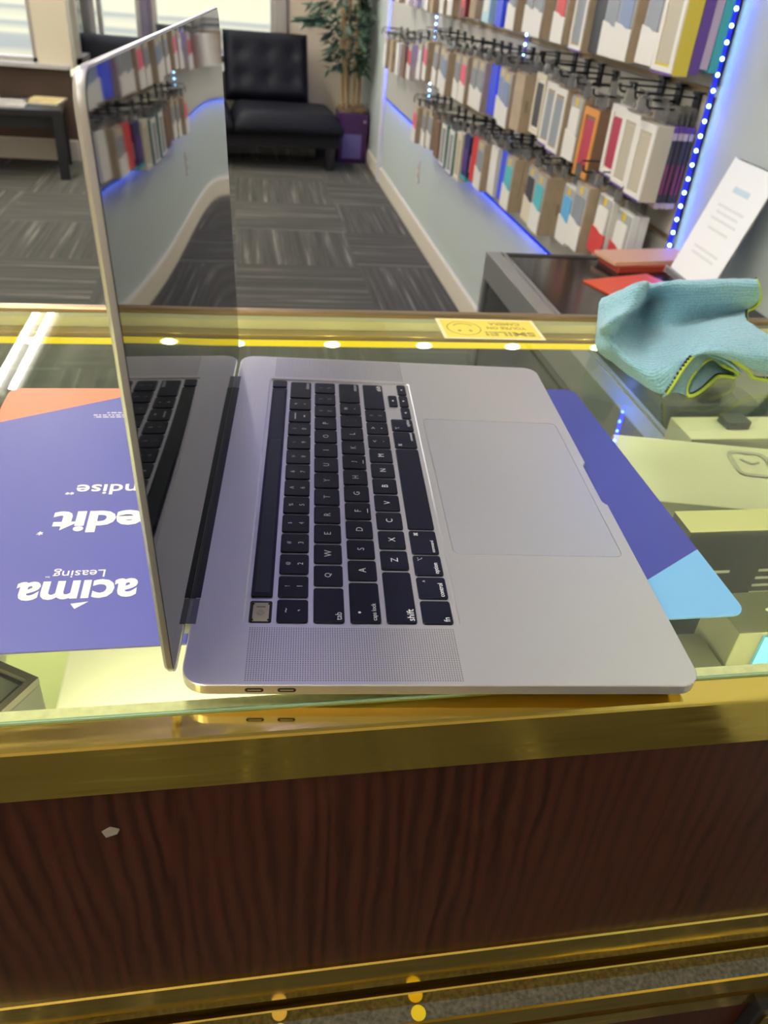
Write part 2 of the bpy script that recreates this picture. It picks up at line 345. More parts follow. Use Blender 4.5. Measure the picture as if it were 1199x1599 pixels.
# ceiling fixtures ---------------------------------------------------------------
TUBEM = emis('tube_glow', (1.0, 0.93, 0.80), TUBE)
LAMPW = mat('fixture_enamel', (0.85, 0.85, 0.84), rough=0.4)
def fluorescent(x, y0, label, L=1.22, split=False):
    t = thing('fluorescent_light', label, 'ceiling light', (x, y0, H - 0.001), 0, 'two-tube ceiling strip lights')
    MB().box(-0.09, 0.09, 0, L, -0.055, 0, 0.006).build('housing', LAMPW, t)
    for sx in (-0.045, 0.045):
        segs = ((0.02, L - 0.02),) if not (split and sx < 0) else ((0.02, L * 0.40), (L * 0.40 + 0.03, L - 0.02))
        for a, c in segs: MB().cyl((sx, a, -0.075), (sx, c, -0.075), 0.015, seg=12).build('tube', TUBEM, t, True)
        for yy in (0.0, L - 0.02): MB().box(sx - 0.018, sx + 0.018, yy, yy + 0.02, -0.095, -0.05).build('socket', WHITE, t)
    return t
fluorescent(-1.24, 3.72, 'two-tube fluorescent ceiling light reflected in the glass counter', 1.35, True)
fluorescent(-0.66, -0.22, 'two-tube fluorescent ceiling light left of the counter')
fluorescent(-1.24, -1.95, 'two-tube fluorescent ceiling light behind the counter')
fluorescent(-2.5, 2.2, 'two-tube fluorescent ceiling light beside the left wall')
fluorescent(-0.45, 5.2, 'two-tube fluorescent ceiling light nearest the sofa')
# unseen violet LED bar, added to tint the ceiling and its reflections
def violet_bar(name, label, x0, x1, y0, y1, rot):
    t = thing(name, label, 'LED strip', ((x0 + x1) / 2, (y0 + y1) / 2, H - 0.22))
    dx, dy = (x1 - x0) / 2, (y1 - y0) / 2
    MB().box(-dx, dx, -dy, dy, -0.02, 0.0).build('channel', WHITE, t)
    area_light('violet_bar_glow', (0, 0, 0.008), rot, max(0.03, 2 * dx - 0.01), max(0.03, 2 * dy - 0.01), CEIL_BLUE, (0.30, 0.27, 1.0), t)
violet_bar('added_violet_bar', 'added violet LED bar tinting the middle of the ceiling', -0.06, 0.06, 0.6, 4.2, (PI, 0, 0))

# ------------------------------------------------------------------ slatwall
YS0, YS1, ZB = 1.44, 5.50, 0.545
XS = XR - 0.02      # face of the slats
SLAT = mat('slatwall_laminate', (0.46, 0.45, 0.42), rough=0.55)
sw = thing('slatwall', 'grey slatwall of three grooved panels on the right wall', 'wall display', (XS, YS0, ZB))
groove_z = [0.02, 0.245, 0.545, 0.86, 1.16]
for i, (a, c) in enumerate(((YS0, 2.68), (2.70, 4.11), (4.13, YS1))):
    m_ = MB(); zs = [0.0] + [g for g in groove_z if g > 0.1] + [1.6]
    for z0, z1 in zip(zs, zs[1:]): m_.box(0.0, 0.0195, a - YS0, c - YS0, z0 + 0.008, z1 - 0.008, 0.002)
    m_.box(0.012, 0.0195, a - YS0, c - YS0, 0, 1.6)
    m_.build('panel', SLAT, sw)
    MB().box(0.010, 0.0118, a - YS0, c - YS0, 0.24, 0.25).box(0.010, 0.0118, a - YS0, c - YS0, 0.54, 0.55).box(0.010, 0.0118, a - YS0, c - YS0, 0.855, 0.865).build('groove_liner', mat('groove_liner', (0.35, 0.26, 0.14), rough=0.6), sw)

LEDB = emis('blue_led', (0.25, 0.62, 1.0), 30.0)
TAPE = mat('blue_led_tape', (0.02, 0.02, 0.35), rough=0.5, emit=(0.0, 0.01, 1.0), estr=0.32)
def led_strip(label, p, L, axis, glow, rot, shift, watts, pitch=0.0285, r=0.0035, face=(-1, 0, 0)):
    t = thing('led_strip', label, 'LED strip', p, 0, 'blue LED strips')
    f = Vector(face)
    A = Vector(axis)
    h = A * L
    side = A.cross(f)
    c0 = -side * 0.006 - f * 0.0; c1 = h + side * 0.006 + f * 0.002
    MB().box(min(c0.x, c1.x), max(c0.x, c1.x), min(c0.y, c1.y), max(c0.y, c1.y), min(c0.z, c1.z), max(c0.z, c1.z)).build('tape', TAPE, t)
    n = int(L / pitch); proto = None
    for k in range(n):
        q = A * (pitch * (k + 0.5)) + f * 0.003
        if proto is None: proto = MB().ball((0, 0, 0), r, 8).build('led', LEDB, t, True); proto.location = q
        else: o = proto.copy(); COL.objects.link(o); o.location = q
    if watts: area_light('strip_glow', A * (L / 2) + f * shift, rot, glow[0], glow[1], watts, (0.015, 0.03, 1.0), t)
    return t
led_strip('vertical blue LED strip on the near end of the slatwall', (XS + 0.004, YS0 - 0.002, 0.765), 1.0, (0, 0, 1), (0.012, 1.0), (R(-90), 0, 0), 0.008, 0.6, face=(0, -1, 0))
led_strip('vertical blue LED strip on the first slatwall seam', (XS - 0.001, 2.69, ZB + 0.03), 0.72, (0, 0, 1), (0.014, 0.7), (0, R(90), 0), 0.006, 0.7)
led_strip('vertical blue LED strip on the far slatwall seam', (XS - 0.001, 4.12, ZB + 0.03), 0.72, (0, 0, 1), (0.014, 0.7), (0, R(90), 0), 0.006, 0.8)
led_strip('vertical blue LED strip on the far end of the slatwall', (XS + 0.01, YS1 + 0.002, ZB), 1.5, (0, 0, 1), (0.012, 1.5), (R(90), 0, 0), 0.008, 2.0, face=(0, 1, 0))
led_strip('long blue LED strip under the bottom edge of the slatwall', (XS + 0.006, YS0, ZB - 0.002), YS1 - YS0, (0, 1, 0), (0.012, YS1 - YS0), (0, 0, 0), 0.007, 2.0, pitch=0.05, r=0.003, face=(0, 0, -1))

# outlet
o = thing('wall_outlet', 'white duplex outlet low on the right wall', 'outlet', (XR - 0.0005, 4.30, 0.34))
MB().box(-0.005, 0, -0.035, 0.035, -0.058, 0.058, 0.002).build('cover_plate', mat('outlet_plate', (0.62, 0.60, 0.56), rough=0.4), o)
for z in (-0.022, 0.022): MB().box(-0.007, -0.004, -0.016, 0.016, z - 0.014, z + 0.014, 0.002).build('socket', mat('outlet_socket', (0.42, 0.40, 0.38), rough=0.4), o)

# ------------------------------------------------------------------ phone case boxes on hooks
KRAFT = mat('kraft_board', (0.42, 0.33, 0.23), rough=0.7, var=0.08, vscale=30)
def C(n, c, rough=0.45): return mat(n, c, rough)
PAL = {'white': C('box_white', (0.80, 0.79, 0.75)), 'grey': C('case_grey', (0.27, 0.30, 0.34)), 'bluegrey': C('case_bluegrey', (0.22, 0.29, 0.46)), 'pink': C('case_pink', (0.85, 0.13, 0.22)),
       'red': C('case_red', (0.62, 0.05, 0.05)), 'crimson': C('case_crimson', (0.42, 0.03, 0.07)), 'darkred': C('box_darkred', (0.24, 0.025, 0.03)), 'blue': C('box_blue', (0.05, 0.09, 0.85)), 'navy': C('box_navy', (0.02, 0.025, 0.12)),
       'teal': C('case_teal', (0.05, 0.38, 0.42)), 'deepteal': C('box_deepteal', (0.03, 0.19, 0.17)), 'turquoise': C('case_turquoise', (0.10, 0.50, 0.56)), 'cream': C('box_cream', (0.72, 0.66, 0.52)), 'brown': C('box_brown', (0.22, 0.13, 0.09)), 'black': C('box_black', (0.02, 0.02, 0.022)),
       'orange': C('box_orange', (0.72, 0.30, 0.05)), 'purple': C('box_purple', (0.11, 0.05, 0.28)), 'lilac': C('box_lilac', (0.46, 0.38, 0.50)), 'yellow': C('box_yellow', (0.62, 0.50, 0.06)), 'beige': C('case_beige', (0.50, 0.46, 0.36)), 'sky': C('box_sky', (0.12, 0.42, 0.75)), 'cyan': C('box_cyan', (0.45, 0.72, 0.80)), 'dark': C('case_dark', (0.05, 0.05, 0.06)), 'kraft': KRAFT, 'mauve': C('tube_mauve', (0.20, 0.03, 0.12)), 'slate': C('box_slate', (0.035, 0.033, 0.055))}
STICK = C('yellow_sticker', (0.78, 0.56, 0.04))
# style: (kind, width, height, depth, body, case, label)
STY = {
 'kgrey': ('label', .090, 0.158, .031, 'kraft', 'grey', 'white', 'kraft phone case box, grey case over white label'),
 'kblue': ('label', .090, 0.158, .031, 'kraft', 'bluegrey', 'white', 'kraft phone case box, blue-grey case over white label'),
 'kpink': ('label', .090, 0.158, .031, 'kraft', 'pink', 'white', 'kraft phone case box, pink case over white label'),
 'kred': ('label', .090, 0.158, .031, 'kraft', 'red', 'white', 'kraft phone case box, red case over white label'),
 'kteal': ('label', .090, 0.158, .031, 'kraft', 'turquoise', 'white', 'kraft-sided box, turquoise band over white label'),
 'kwhite': ('label', .085, 0.153, .026, 'kraft', 'white', 'white', 'kraft-sided box with plain white front'),
 'kdark': ('label', .085, 0.158, .028, 'kraft', 'dark', 'cream', 'kraft phone case box, black case over cream label'),
 'plain': ('plain', .090, 0.158, .033, 'kraft', 'kraft', 'kraft', 'plain tan kraft box'),
 'wbeige': ('frame', .082, 0.153, .040, 'beige', 'beige', 'white', 'white-framed clear box with beige case'),
 'wred': ('frame', .082, 0.153, .030, 'white', 'crimson', 'white', 'white-framed box with crimson case'),
 'orange': ('frame', .088, 0.158, .034, 'brown', 'crimson', 'orange', 'orange-framed brown box with red case'),
 'floral': ('frame', .090, 0.160, .030, 'kraft', 'grey', 'white', 'white-framed kraft box with grey speckled case'),
 'wdark': ('frame', .090, 0.158, .028, 'white', 'dark', 'cream', 'cream-framed box with dark case'),
 'wgrey': ('frame', .090, 0.160, .030, 'kraft', 'grey', 'white', 'white-framed kraft box with grey case'),
 'tube': ('tube', .072, .165, .011, 'slate', 'mauve', 'lilac', 'slim dark pack with lilac header and foot'),
 'blue': ('plain', .080, 0.153, .011, 'blue', 'blue', 'white', 'thin bright blue pack'),
 'lilac': ('plain', .080, 0.153, .018, 'lilac', 'lilac', 'white', 'thin lilac pack'),
 'white': ('plain', .085, 0.153, .018, 'white', 'white', 'white', 'thin white pack'),
 'darkred': ('plain', .085, 0.153, .016, 'darkred', 'red', 'white', 'thin dark red pack'),
 'red': ('plain', .085, 0.153, .022, 'red', 'red', 'white', 'red pack'),
 'navy': ('plain', .090, 0.158, .030, 'navy', 'purple', 'teal', 'navy box with pale print and teal foot'),
 'cream': ('frame', .090, 0.173, .030, 'cream', 'beige', 'cream', 'tall cream box with pale window'),
 'teal': ('frame', .085, 0.168, .016, 'deepteal', 'grey', 'white', 'slim white and green framed pack'),
 'black': ('plain', .085, 0.158, .022, 'black', 'black', 'white', 'slim black pack'),
 'yellow': ('frame', .090, 0.168, .035, 'yellow', 'beige', 'white', 'yellow-sided box with clear front'),
 'purple': ('plain', .085, 0.163, .022, 'purple', 'lilac', 'white', 'purple pack with pale print'),
 'tealbeige': ('label', .085, 0.158, .020, 'teal', 'beige', 'turquoise', 'beige and teal pack'),
 'sky': ('label', .085, 0.148, .026, 'white', 'sky', 'white', 'blue and white box'),
 'cyan': ('plain', .085, 0.153, .016, 'cyan', 'white', 'white', 'pale cyan and white pack'),
 'brown': ('plain', .085, 0.148, .014, 'brown', 'brown', 'white', 'thin brown pack'),
 'whitered': ('label', .085, 0.138, .020, 'white', 'white', 'red', 'white pack with red print'),
}
PROTO = {}
def make_box(sty):
    kind, w, h, d, body, case, lab, desc = STY[sty]
    t = thing('phone_case_box', desc, 'phone case box')
    hw = w / 2
    tab = MB().prism(rrect(-hw * .8, hw * .8, 0, 0.036, 0.006), -0.0004, 0.0004, Matrix(((0, 0, 1, d * 0.5), (1, 0, 0, 0), (0, 1, 0, h - 0.001), (0, 0, 0, 1))))
    tab.build('hang_tab', CLEAR, t)
    FM = Matrix(((0, 0, -1, 0), (1, 0, 0, 0), (0, 1, 0, 0), (0, 0, 0, 1)))     # outline (y,z) with thickness towards -x
    if kind == 'label':
        MB().box(0.001, d, -hw, hw, 0, h, 0.0015).build('carton', PAL[body], t)
        top = rrect(-hw + .004, hw - .004, h * .42, h - .004, .006)
        MB().prism(top, -0.0006, 0.0012, FM).build('window_panel', mat('window_card', (0.42, 0.43, 0.44), 0.35), t)
        MB().prism(rrect(-hw * .72, hw * .72, h * .30, h * .82, .008), 0.0012, 0.0032, FM).build('phone_case', PAL[case], t)
        low = [(-hw + .001, .002), (hw - .001, .002), (hw - .001, h * .46), (hw * .2, h * .44), (-hw * .3, h * .40), (-hw + .001, h * .40)]
        MB().prism(low, 0.0014, 0.0040, FM).build('front_label', PAL[lab], t)
        MB().prism(rrect(-.010, .010, h * .84, h * .84 + .02, .0099), 0.0012, 0.0020, FM).build('sticker', STICK, t)
    elif kind == 'frame':
        MB().box(0.001, d, -hw, hw, 0, h, 0.0015).build('carton', PAL[body], t)
        f = MB(); e = .013
        f.box(-.0025, .001, -hw, -hw + e, 0, h).box(-.0025, .001, hw - e, hw, 0, h).box(-.0025, .001, -hw + e, hw - e, 0, e).box(-.0025, .001, -hw + e, hw - e, h - e * 1.3, h)
        f.build('front_frame', PAL[lab], t)
        MB().prism(rrect(-hw + e + .003, hw - e - .003, e + .006, h - e - .012, .008), -.0008, .0008, FM).build('phone_case', PAL[case], t)
        MB().box(-.0030, .002, -hw, hw, -.0005, .004).build('base_stripe', PAL['purple'] if lab == 'white' else PAL[lab], t)
    elif kind == 'plain':
        MB().box(0, d, -hw, hw, 0, h, 0.0015).build('carton', PAL[body], t)
        if body != case: MB().prism(rrect(-hw * .6, hw * .6, h * .2, h * .7, .004), 0.0, 0.0008, FM).build('front_print', PAL[case], t)
        if body == 'navy': MB().box(-.0006, d + .0006, -hw - .0006, hw + .0006, 0, .014).build('foot_band', PAL['teal'], t)
        if body == 'navy':
            MB().box(d * .25, d * .75, -hw - .0008, -hw, h * .22, h * .6).build('side_print', PAL['lilac'], t)
        if body == 'kraft': MB().box(d * .36, d * .64, -hw - .0006, -hw, h * .36, h * .56).build('side_print', mat('kraft_print', (0.30, 0.23, 0.16), 0.7), t)
    else:
        MB().box(0, d, -hw, hw, .012, h - .018, 0.003).build('carton', PAL[body], t)
        MB().box(-.001, d * .92, -hw - .001, hw + .001, h - .012, h, 0.001).build('header', PAL['purple'], t)
        MB().box(-.001, d * .92, -hw - .001, hw + .001, h - .026, h - .012, 0.001).build('header_card', PAL['lilac'], t)
        MB().box(-.001, d * .92, -hw - .001, hw + .001, 0, .012, 0.001).build('foot_card', PAL['lilac'], t)
        MB().box(d * .2, d * .7, -hw - .0008, -hw, .030, h * .55).build('side_print', PAL['mauve'], t)
    return t
ORD = ['first', 'second', 'third', 'fourth', 'fifth', 'sixth', 'seventh', 'eighth', 'ninth', 'tenth', 'eleventh', 'twelfth', 'thirteenth', 'fourteenth', 'fifteenth', 'sixteenth', 'seventeenth', 'eighteenth', 'nineteenth', 'twentieth', 'twenty-first', 'twenty-second', 'twenty-third', 'twenty-fourth', 'twenty-fifth', 'twenty-sixth', 'twenty-seventh', 'twenty-eighth']
HOOK = {}
def hook(y, ztop, label, xfront):
    L = round(XS - xfront, 2)
    if L not in HOOK:
        t = thing('display_hook', label, 'display hook', (XS, y, ztop), 0, 'black wire hooks on the slatwall')
        MB().box(-.006, .0, -.013, .013, -.030, .022, .001).box(-.010, .006, -.013, .013, .018, .024, .001).build('bracket', BLKMET, t)
        MB().tube([(-.004, 0, -.012), (-L * .5, 0, -.012), (-L - .006, 0, -.012), (-L - .012, 0, -.008), (-L - .014, 0, .004)], .0026, 8).build('prong', BLKMET, t)
        MB().tube([(-.004, 0, .012), (-L * .5, 0, .014), (-L - .02, 0, .014), (-L - .024, 0, .006), (-L - .024, 0, .0)], .0020, 8).build('tag_arm', BLKMET, t)
        MB().prism(rrect(-.02, .02, -.022, .006, .003), -.0005, .0005, Matrix(((0, 0, 1, -L - .027), (1, 0, 0, 0), (0, 1, 0, 0), (0, 0, 0, 1)))).build('price_tag', CLEAR, t)
        HOOK[L] = t; return t
    t = copy_tree(HOOK[L]); t['label'] = label; t.location = (XS, y, ztop); return t
# each entry: y, bottom z, x of the foremost face, styles from the front of the stack to the wall
TOP = [(1.465, 1.114, .884, ['yellow', 'purple', 'lilac', 'tealbeige']), (1.575, 1.118, .895, ['kgrey', 'plain']), (1.690, 1.115, .885, ['kblue', 'plain', 'plain']),
       (1.800, 1.113, .90, ['kgrey', 'plain']), (1.905, 1.112, .91, ['black', 'black']), (2.01, 1.108, .90, ['wgrey', 'plain']), (2.115, 1.115, .90, ['kred', 'plain', 'plain']), (2.30, 1.115, .89, ['kgrey', 'plain', 'plain']), (2.43, 1.118, .90, ['kgrey', 'plain']), (2.56, 1.116, .89, ['kgrey', 'plain', 'plain']),
       (2.80, 1.113, .91, ['blue', 'blue', 'blue', 'blue']), (2.93, 1.118, .90, ['cyan', 'cyan', 'white']), (3.12, 1.119, .90, ['plain', 'plain']), (3.31, 1.114, .91, ['darkred', 'darkred', 'darkred']), (3.48, 1.107, .90, ['kwhite', 'white']), (3.64, 1.104, .90, ['kwhite', 'kwhite']),
       (3.82, 1.102, .89, ['plain', 'plain']), (3.97, 1.100, .90, ['kwhite', 'white']), (4.25, 1.102, .90, ['lilac', 'white', 'lilac']), (4.48, 1.102, .90, ['white', 'white']), (4.73, 1.102, .90, ['kwhite', 'white'])]
MID = [(1.475, .868, .893, ['wbeige', 'tube', 'tube', 'tube', 'tube']), (1.562, .874, .895, ['wbeige', 'plain']), (1.650, .878, .90, ['wred', 'wred']), (1.795, .845, .895, ['orange', 'orange']), (1.915, .862, .90, ['kwhite']), (2.015, .860, .89, ['floral', 'kgrey']), (2.115, .862, .90, ['wgrey']),
       (2.215, .876, .90, ['wdark']), (2.36, .860, .888, ['plain', 'plain', 'plain']), (2.495, .848, .888, ['kblue', 'plain', 'plain']), (2.60, .852, .90, ['kblue', 'kblue']), (2.745, .850, .91, ['blue', 'blue', 'blue', 'blue', 'blue']), (2.86, .844, .895, ['kgrey', 'kgrey']), (2.965, .842, .90, ['kgrey', 'kgrey']), (3.075, .840, .895, ['kpink', 'plain', 'plain']), (3.235, .832, .90, ['kgrey', 'plain']), (3.40, .826, .895, ['kblue', 'plain', 'plain']),
       (3.53, .832, .90, ['kgrey', 'plain']), (3.66, .830, .90, ['kgrey', 'kgrey']), (3.81, .832, .895, ['kpink', 'plain', 'plain']), (4.02, .812, .90, ['kwhite', 'plain']), (4.28, .785, .90, ['kred', 'kred']), (4.46, .775, .90, ['brown', 'brown', 'brown']), (4.65, .766, .90, ['white', 'white']), (4.86, .760, .90, ['plain', 'plain']), (5.06, .758, .90, ['kwhite', 'kgrey'])]
BOT = [(1.52, .69, .91, ['whitered', 'white']), (1.62, .70, .90, ['whitered', 'kgrey']), (1.735, .682, .888, ['kgrey', 'plain', 'plain']), (1.845, .662, .90, ['sky', 'kgrey']), (2.035, .640, .89, ['kteal', 'plain', 'plain']), (2.155, .636, .90, ['kdark', 'white']), (2.335, .628, .89, ['kteal', 'plain', 'plain']), (2.46, .625, .905, ['blue', 'blue', 'white']), (2.575, .620, .90, ['white', 'kwhite', 'white']), (2.69, .610, .89, ['kgrey', 'plain', 'plain']),
       (2.83, .606, .90, ['red', 'darkred']), (2.935, .590, .895, ['navy', 'navy']), (3.04, .566, .895, ['cream', 'cream']), (3.22, .550, .905, ['teal', 'teal', 'teal']), (3.36, .552, .905, ['teal', 'teal']), (3.48, .566, .90, ['brown', 'kgrey']), (3.64, .572, .90, ['kgrey', 'kgrey']), (3.77, .560, .90, ['kgrey', 'plain']), (3.92, .550, .895, ['kpink', 'plain', 'plain'])]
for row, data in (('top', TOP), ('middle', MID), ('bottom', BOT)):
    for i, (y, zb, xf, stack) in enumerate(data):
        hmax = STY[stack[0]][2]
        zt = zb + hmax + 0.040
        hook(y, zt, 'black wire hook, %s from the right end of the %s row' % (ORD[i], row), xf)
        x = min(xf, XS - .004 - sum(STY[q][3] + .0015 for q in stack))
        for k, sty in enumerate(stack):
            if sty not in PROTO: PROTO[sty] = t = make_box(sty)
            else: t = copy_tree(PROTO[sty])
            t.location = (x, y + random.uniform(-.003, .003), zb + (hmax - STY[sty][2])); t.rotation_euler = (0, random.uniform(-.012, .012), random.uniform(-.02, .02))
            pos = ('foremost' if k == 0 else ('one', 'two', 'three', 'four')[k - 1] + ' behind') if len(stack) > 1 else 'alone'
            d = STY[sty][7].replace(' with ', ', ').replace('phone case box', 'case box')
            t['label'] = '%s, %s, %s hook from right, %s row' % (d, pos, ORD[i], row); t['group'] = 'phone case boxes on the %s row of hooks' % row
            x += STY[sty][3] + 0.0015

# ------------------------------------------------------------------ sofa, table, plant
VINYL = mat('black_vinyl', (0.009, 0.010, 0.016), rough=0.55, spec=0.15, bump=(300, 0.1, 0.001))
def cushion(x0, x1, y0, y1, th, tufts, nx=28, ny=20, edge=0.06):
    """padded slab in its own xy plane, top at +th"""
    rows = []; rb = []
    for j in range(ny + 1):
        r = []; q = []
        for i in range(nx + 1):
            x = x0 + (x1 - x0) * i / nx; y = y0 + (y1 - y0) * j / ny
            e = min(x - x0, x1 - x, y - y0, y1 - y); k = min(1, e / edge); z = th * (0.35 + 0.65 * math.sqrt(max(0, 1 - (1 - k) ** 2)))
            for (tx, ty) in tufts: z -= 0.022 * math.exp(-((x - tx) ** 2 + (y - ty) ** 2) / 0.0020)
            r.append((x, y, z)); q.append((x, y, 0))
        rows.append(r); rb.append(q)
    m = MB().grid(rows).grid(rb)
    for a, c in ((rows[0], rb[0]), (rows[-1], rb[-1]), ([r[0] for r in rows], [r[0] for r in rb]), ([r[-1] for r in rows], [r[-1] for r in rb])): m.grid([a, c])
    bmesh.ops.remove_doubles(m.bm, verts=m.bm.verts, dist=1e-5); return m
sofa = thing('sofa', 'low black tufted vinyl sofa under the window', 'sofa', (0.0, 5.80, 0), R(3))
for a, c in ((-0.50, -0.045), (-0.035, 0.585)):
    tilt = Matrix.Translation((0, 0.62, 0.345)) @ Matrix.Rotation(R(72), 4, 'X')
    n = [(a + (c - a) * f, g) for f in (.2, .5, .8) for g in (.14, .31)]
    cushion(a, c, 0, 0.46, 0.14, n).build('backrest', VINYL, sofa, True, tilt)
for a, c in ((-0.52, -0.005), (0.0, 0.76)):
    cushion(a, c, -0.05, 0.62, 0.13, [], 20, 16, 0.09).build('seat_cushion', VINYL, sofa, True, Matrix.Translation((0, 0, 0.24)))
MB().box(-0.50, 0.74, 0.0, 0.60, 0.15, 0.245, 0.01).build('base_rail', mat('black_fabric', (0.010, 0.010, 0.013), rough=0.9), sofa)
for x in (-0.45, 0.68):
    for y in (0.04, 0.55): MB().cyl((x, y, 0), (x, y, 0.155), 0.030, 0.036, 14).build('leg', BLACK, sofa)
ch = thing('armchair', 'black vinyl armchair with its back to the left window post', 'armchair', (-0.82, 6.0, 0), R(0))
cushion(-0.235, 0.235, 0, 0.44, 0.12, [(-.1, .22), (.1, .22)]).build('backrest', VINYL, ch, True, Matrix.Translation((0, 0.34, 0.275)) @ Matrix.Rotation(R(80), 4, 'X'))
cushion(-0.20, 0.235, -0.10, 0.34, 0.12, []).build('seat_cushion', VINYL, ch, True, Matrix.Translation((0, 0, 0.22)))
MB().box(-0.19, 0.22, -0.06, 0.34, 0.14, 0.225, 0.008).build('base_rail', BLACK, ch)
for x in (-0.16, 0.19):
    for y in (-0.03, 0.30): MB().cyl((x, y, 0), (x, y, 0.145), 0.022, 0.026, 12).build('leg', BLACK, ch)

tb = thing('side_table', 'low black side table holding magazines by the left window', 'table', (-1.50, 5.40, 0), R(8))
TBM = mat('black_table', (0.018, 0.018, 0.020), rough=0.35)
MB().box(-0.45, 0.45, -0.25, 0.25, 0.355, 0.395, 0.004).build('table_top', TBM, tb)
MB().box(-0.41, 0.41, -0.22, 0.22, 0.29, 0.355).build('apron', TBM, tb)
for x in (-0.42, 0.42):
    for y in (-0.22, 0.22): MB().box(x - .03, x + .03, y - .03, y + .03, 0, 0.356, 0.003).build('leg', TBM, tb)
for i, (dx, dy, a, c, d) in enumerate(((-.31, -.08, 8, (0.75, 0.70, 0.55), 'cream-covered magazine lying at the left of the side table'), (-.06, .06, -4, (0.62, 0.66, 0.72), 'pale blue magazine in the middle of the side table'), (.16, -.06, 5, (0.50, 0.48, 0.44), 'grey magazine at the right of the side table'), (.34, .10, -3, (0.72, 0.60, 0.30), 'yellowish magazine at the right back of the side table'))):
    g = thing('magazine', d, 'magazine', (-1.50 + dx, 5.40 + dy, 0.3955 + 0.001), R(a), 'magazines on the side table')
    MB().box(-.10, .10, -.135, .135, 0, .008).build('pages', WHITE, g); MB().box(-.101, .101, -.136, .136, .008, .0095).build('cover', mat('magazine_cover_%d' % i, c, 0.3, var=0.35, vscale=14), g)

pl = thing('potted_bamboo', 'artificial bamboo tree in a square purple planter beside the sofa', 'potted plant', (0.885, 6.32, 0))
PUR = mat('purple_planter', (0.055, 0.012, 0.085), rough=0.35)
pp = MB().box(-.115, .105, -.14, .14, 0, .34, .008).build('planter', PUR, pl)
MB().box(-.085, .06, -.1435, -.139, .03, .20, .002).build('front_panel', mat('lilac_panel', (0.16, 0.13, 0.36), rough=0.4), pp)
MB().cyl((.08, -.139, .29), (.08, -.146, .29), .010, seg=12).build('latch', ALUM, pp)
m = MB()
for k in range(260):
    a = random.uniform(0, 2 * PI); rr = math.sqrt(random.random()) * .12; c = Vector((max(-.09, min(.075, rr * math.cos(a))), max(-.11, min(.11, rr * math.sin(a))), .345 + random.uniform(-.005, .02)))
    d = Vector((random.uniform(-1, 1), random.uniform(-1, 1), random.uniform(-.3, .6))).normalized() * .03; m.tube([c - d, c, c + d], .004, 5)
m.build('moss', mat('dry_moss', (0.32, 0.22, 0.12), rough=0.9), pl)
BAMB = mat('bamboo_stem', (0.42, 0.29, 0.14), rough=0.5, var=0.25, vscale=8)
for k, (sx, sy, dx, dy, hh) in enumerate(((-.08, -.02, -.06, -.03, 1.7), (-.035, .04, -.03, .02, 1.9), (.0, -.04, .0, -.04, 1.85), (.045, .03, .02, .03, 1.8), (-.05, -.07, -.10, -.02, 1.5))):
    pts = [(sx + dx * t, sy + dy * t, .33 + (hh - .33) * t) for t in [i / 12 for i in range(13)]]
    m = MB().tube(pts, .012, 8)
    for p in pts[1:-1]: m.cyl((p[0], p[1], p[2] - .003), (p[0], p[1], p[2] + .003), .0145, seg=8)
    m.build('stem', BAMB, pl, 40)
lv = MB()
for k in range(1100):
    z = random.uniform(.62, 1.75); a = random.uniform(0, 2 * PI); rr = (.05 + .23 * random.random() ** .7) * (0.65 + .45 * math.sin((z - .5) * 4) ** 2)
    p = Vector((-.07 + rr * math.cos(a), -.02 + rr * math.sin(a) * .9, z)); p.x = min(p.x, .10)
    if p.x < -.2: p.z = max(p.z, .92)
    d = Vector((math.cos(a) + random.uniform(-.6, .6), math.sin(a) + random.uniform(-.6, .6), random.uniform(-.9, .2))).normalized(); L = random.uniform(.08, .14)
    if p.x + d.x * L > .11: d.x = -abs(d.x)
    if p.y + d.y * L > .36: d.y = -abs(d.y)
    sd_ = d.cross(Vector((random.uniform(-1, 1), random.uniform(-1, 1), 1))).normalized() * L * .14; nn = d.cross(sd_).normalized() * .004
    lv.quad(p, p + d * L * .45 + sd_ + nn, p + d * L, p + d * L * .45 - sd_ + nn)
for v in lv.bm.verts: v.co.x = min(v.co.x, .112); v.co.y = min(v.co.y, .40)
lv.build('foliage', mat('bamboo_leaf', (0.040, 0.085, 0.050), rough=0.5, var=0.5, vscale=9), pl)

# ------------------------------------------------------------------ low display case by the wall
lc = thing('low_display_case', 'low aluminium-framed display case with black top against the right wall', 'display case', (0.55, 0.52, 0))
LX, LY, LZ = XR - 0.552, 0.872, 0.765
DGL = mat('smoked_glass', (0.030, 0.034, 0.034), rough=0.08)
MB().box(0.028, LX, 0.0, LY, LZ - 0.02, LZ - 0.004, 0.001).build('top_panel', mat('black_gloss_top', (0.014, 0.012, 0.012), rough=0.16, spec=0.3), lc)
MB().box(0, 0.030, 0, LY, LZ - 0.055, LZ, 0.002).box(0.036, 0.042, 0, LY, LZ - 0.01, LZ - 0.001, 0.001).build('edge_rail', ALUM, lc)
MB().box(0.03, LX, LY - 0.02, LY, LZ - 0.05, LZ - 0.002, 0.002).build('back_rail', BLACK, lc)
MB().box(0.006, 0.012, 0.02, LY - 0.02, 0.08, LZ - 0.05).build('side_glass', DGL, lc)
MB().box(0.02, LX, 0.02, LY - 0.02, 0.0, 0.08).build('plinth', BLACK, lc)
MB().box(0.02, LX - 0.01, LY - 0.012, LY - 0.006, 0.08, LZ - 0.05).build('back_glass', DGL, lc)
MB().box(0.02, LX - 0.01, 0.02, LY - 0.02, 0.40, 0.41).build('shelf', mat('shelf_grey', (0.35, 0.36, 0.36), 0.4), lc)
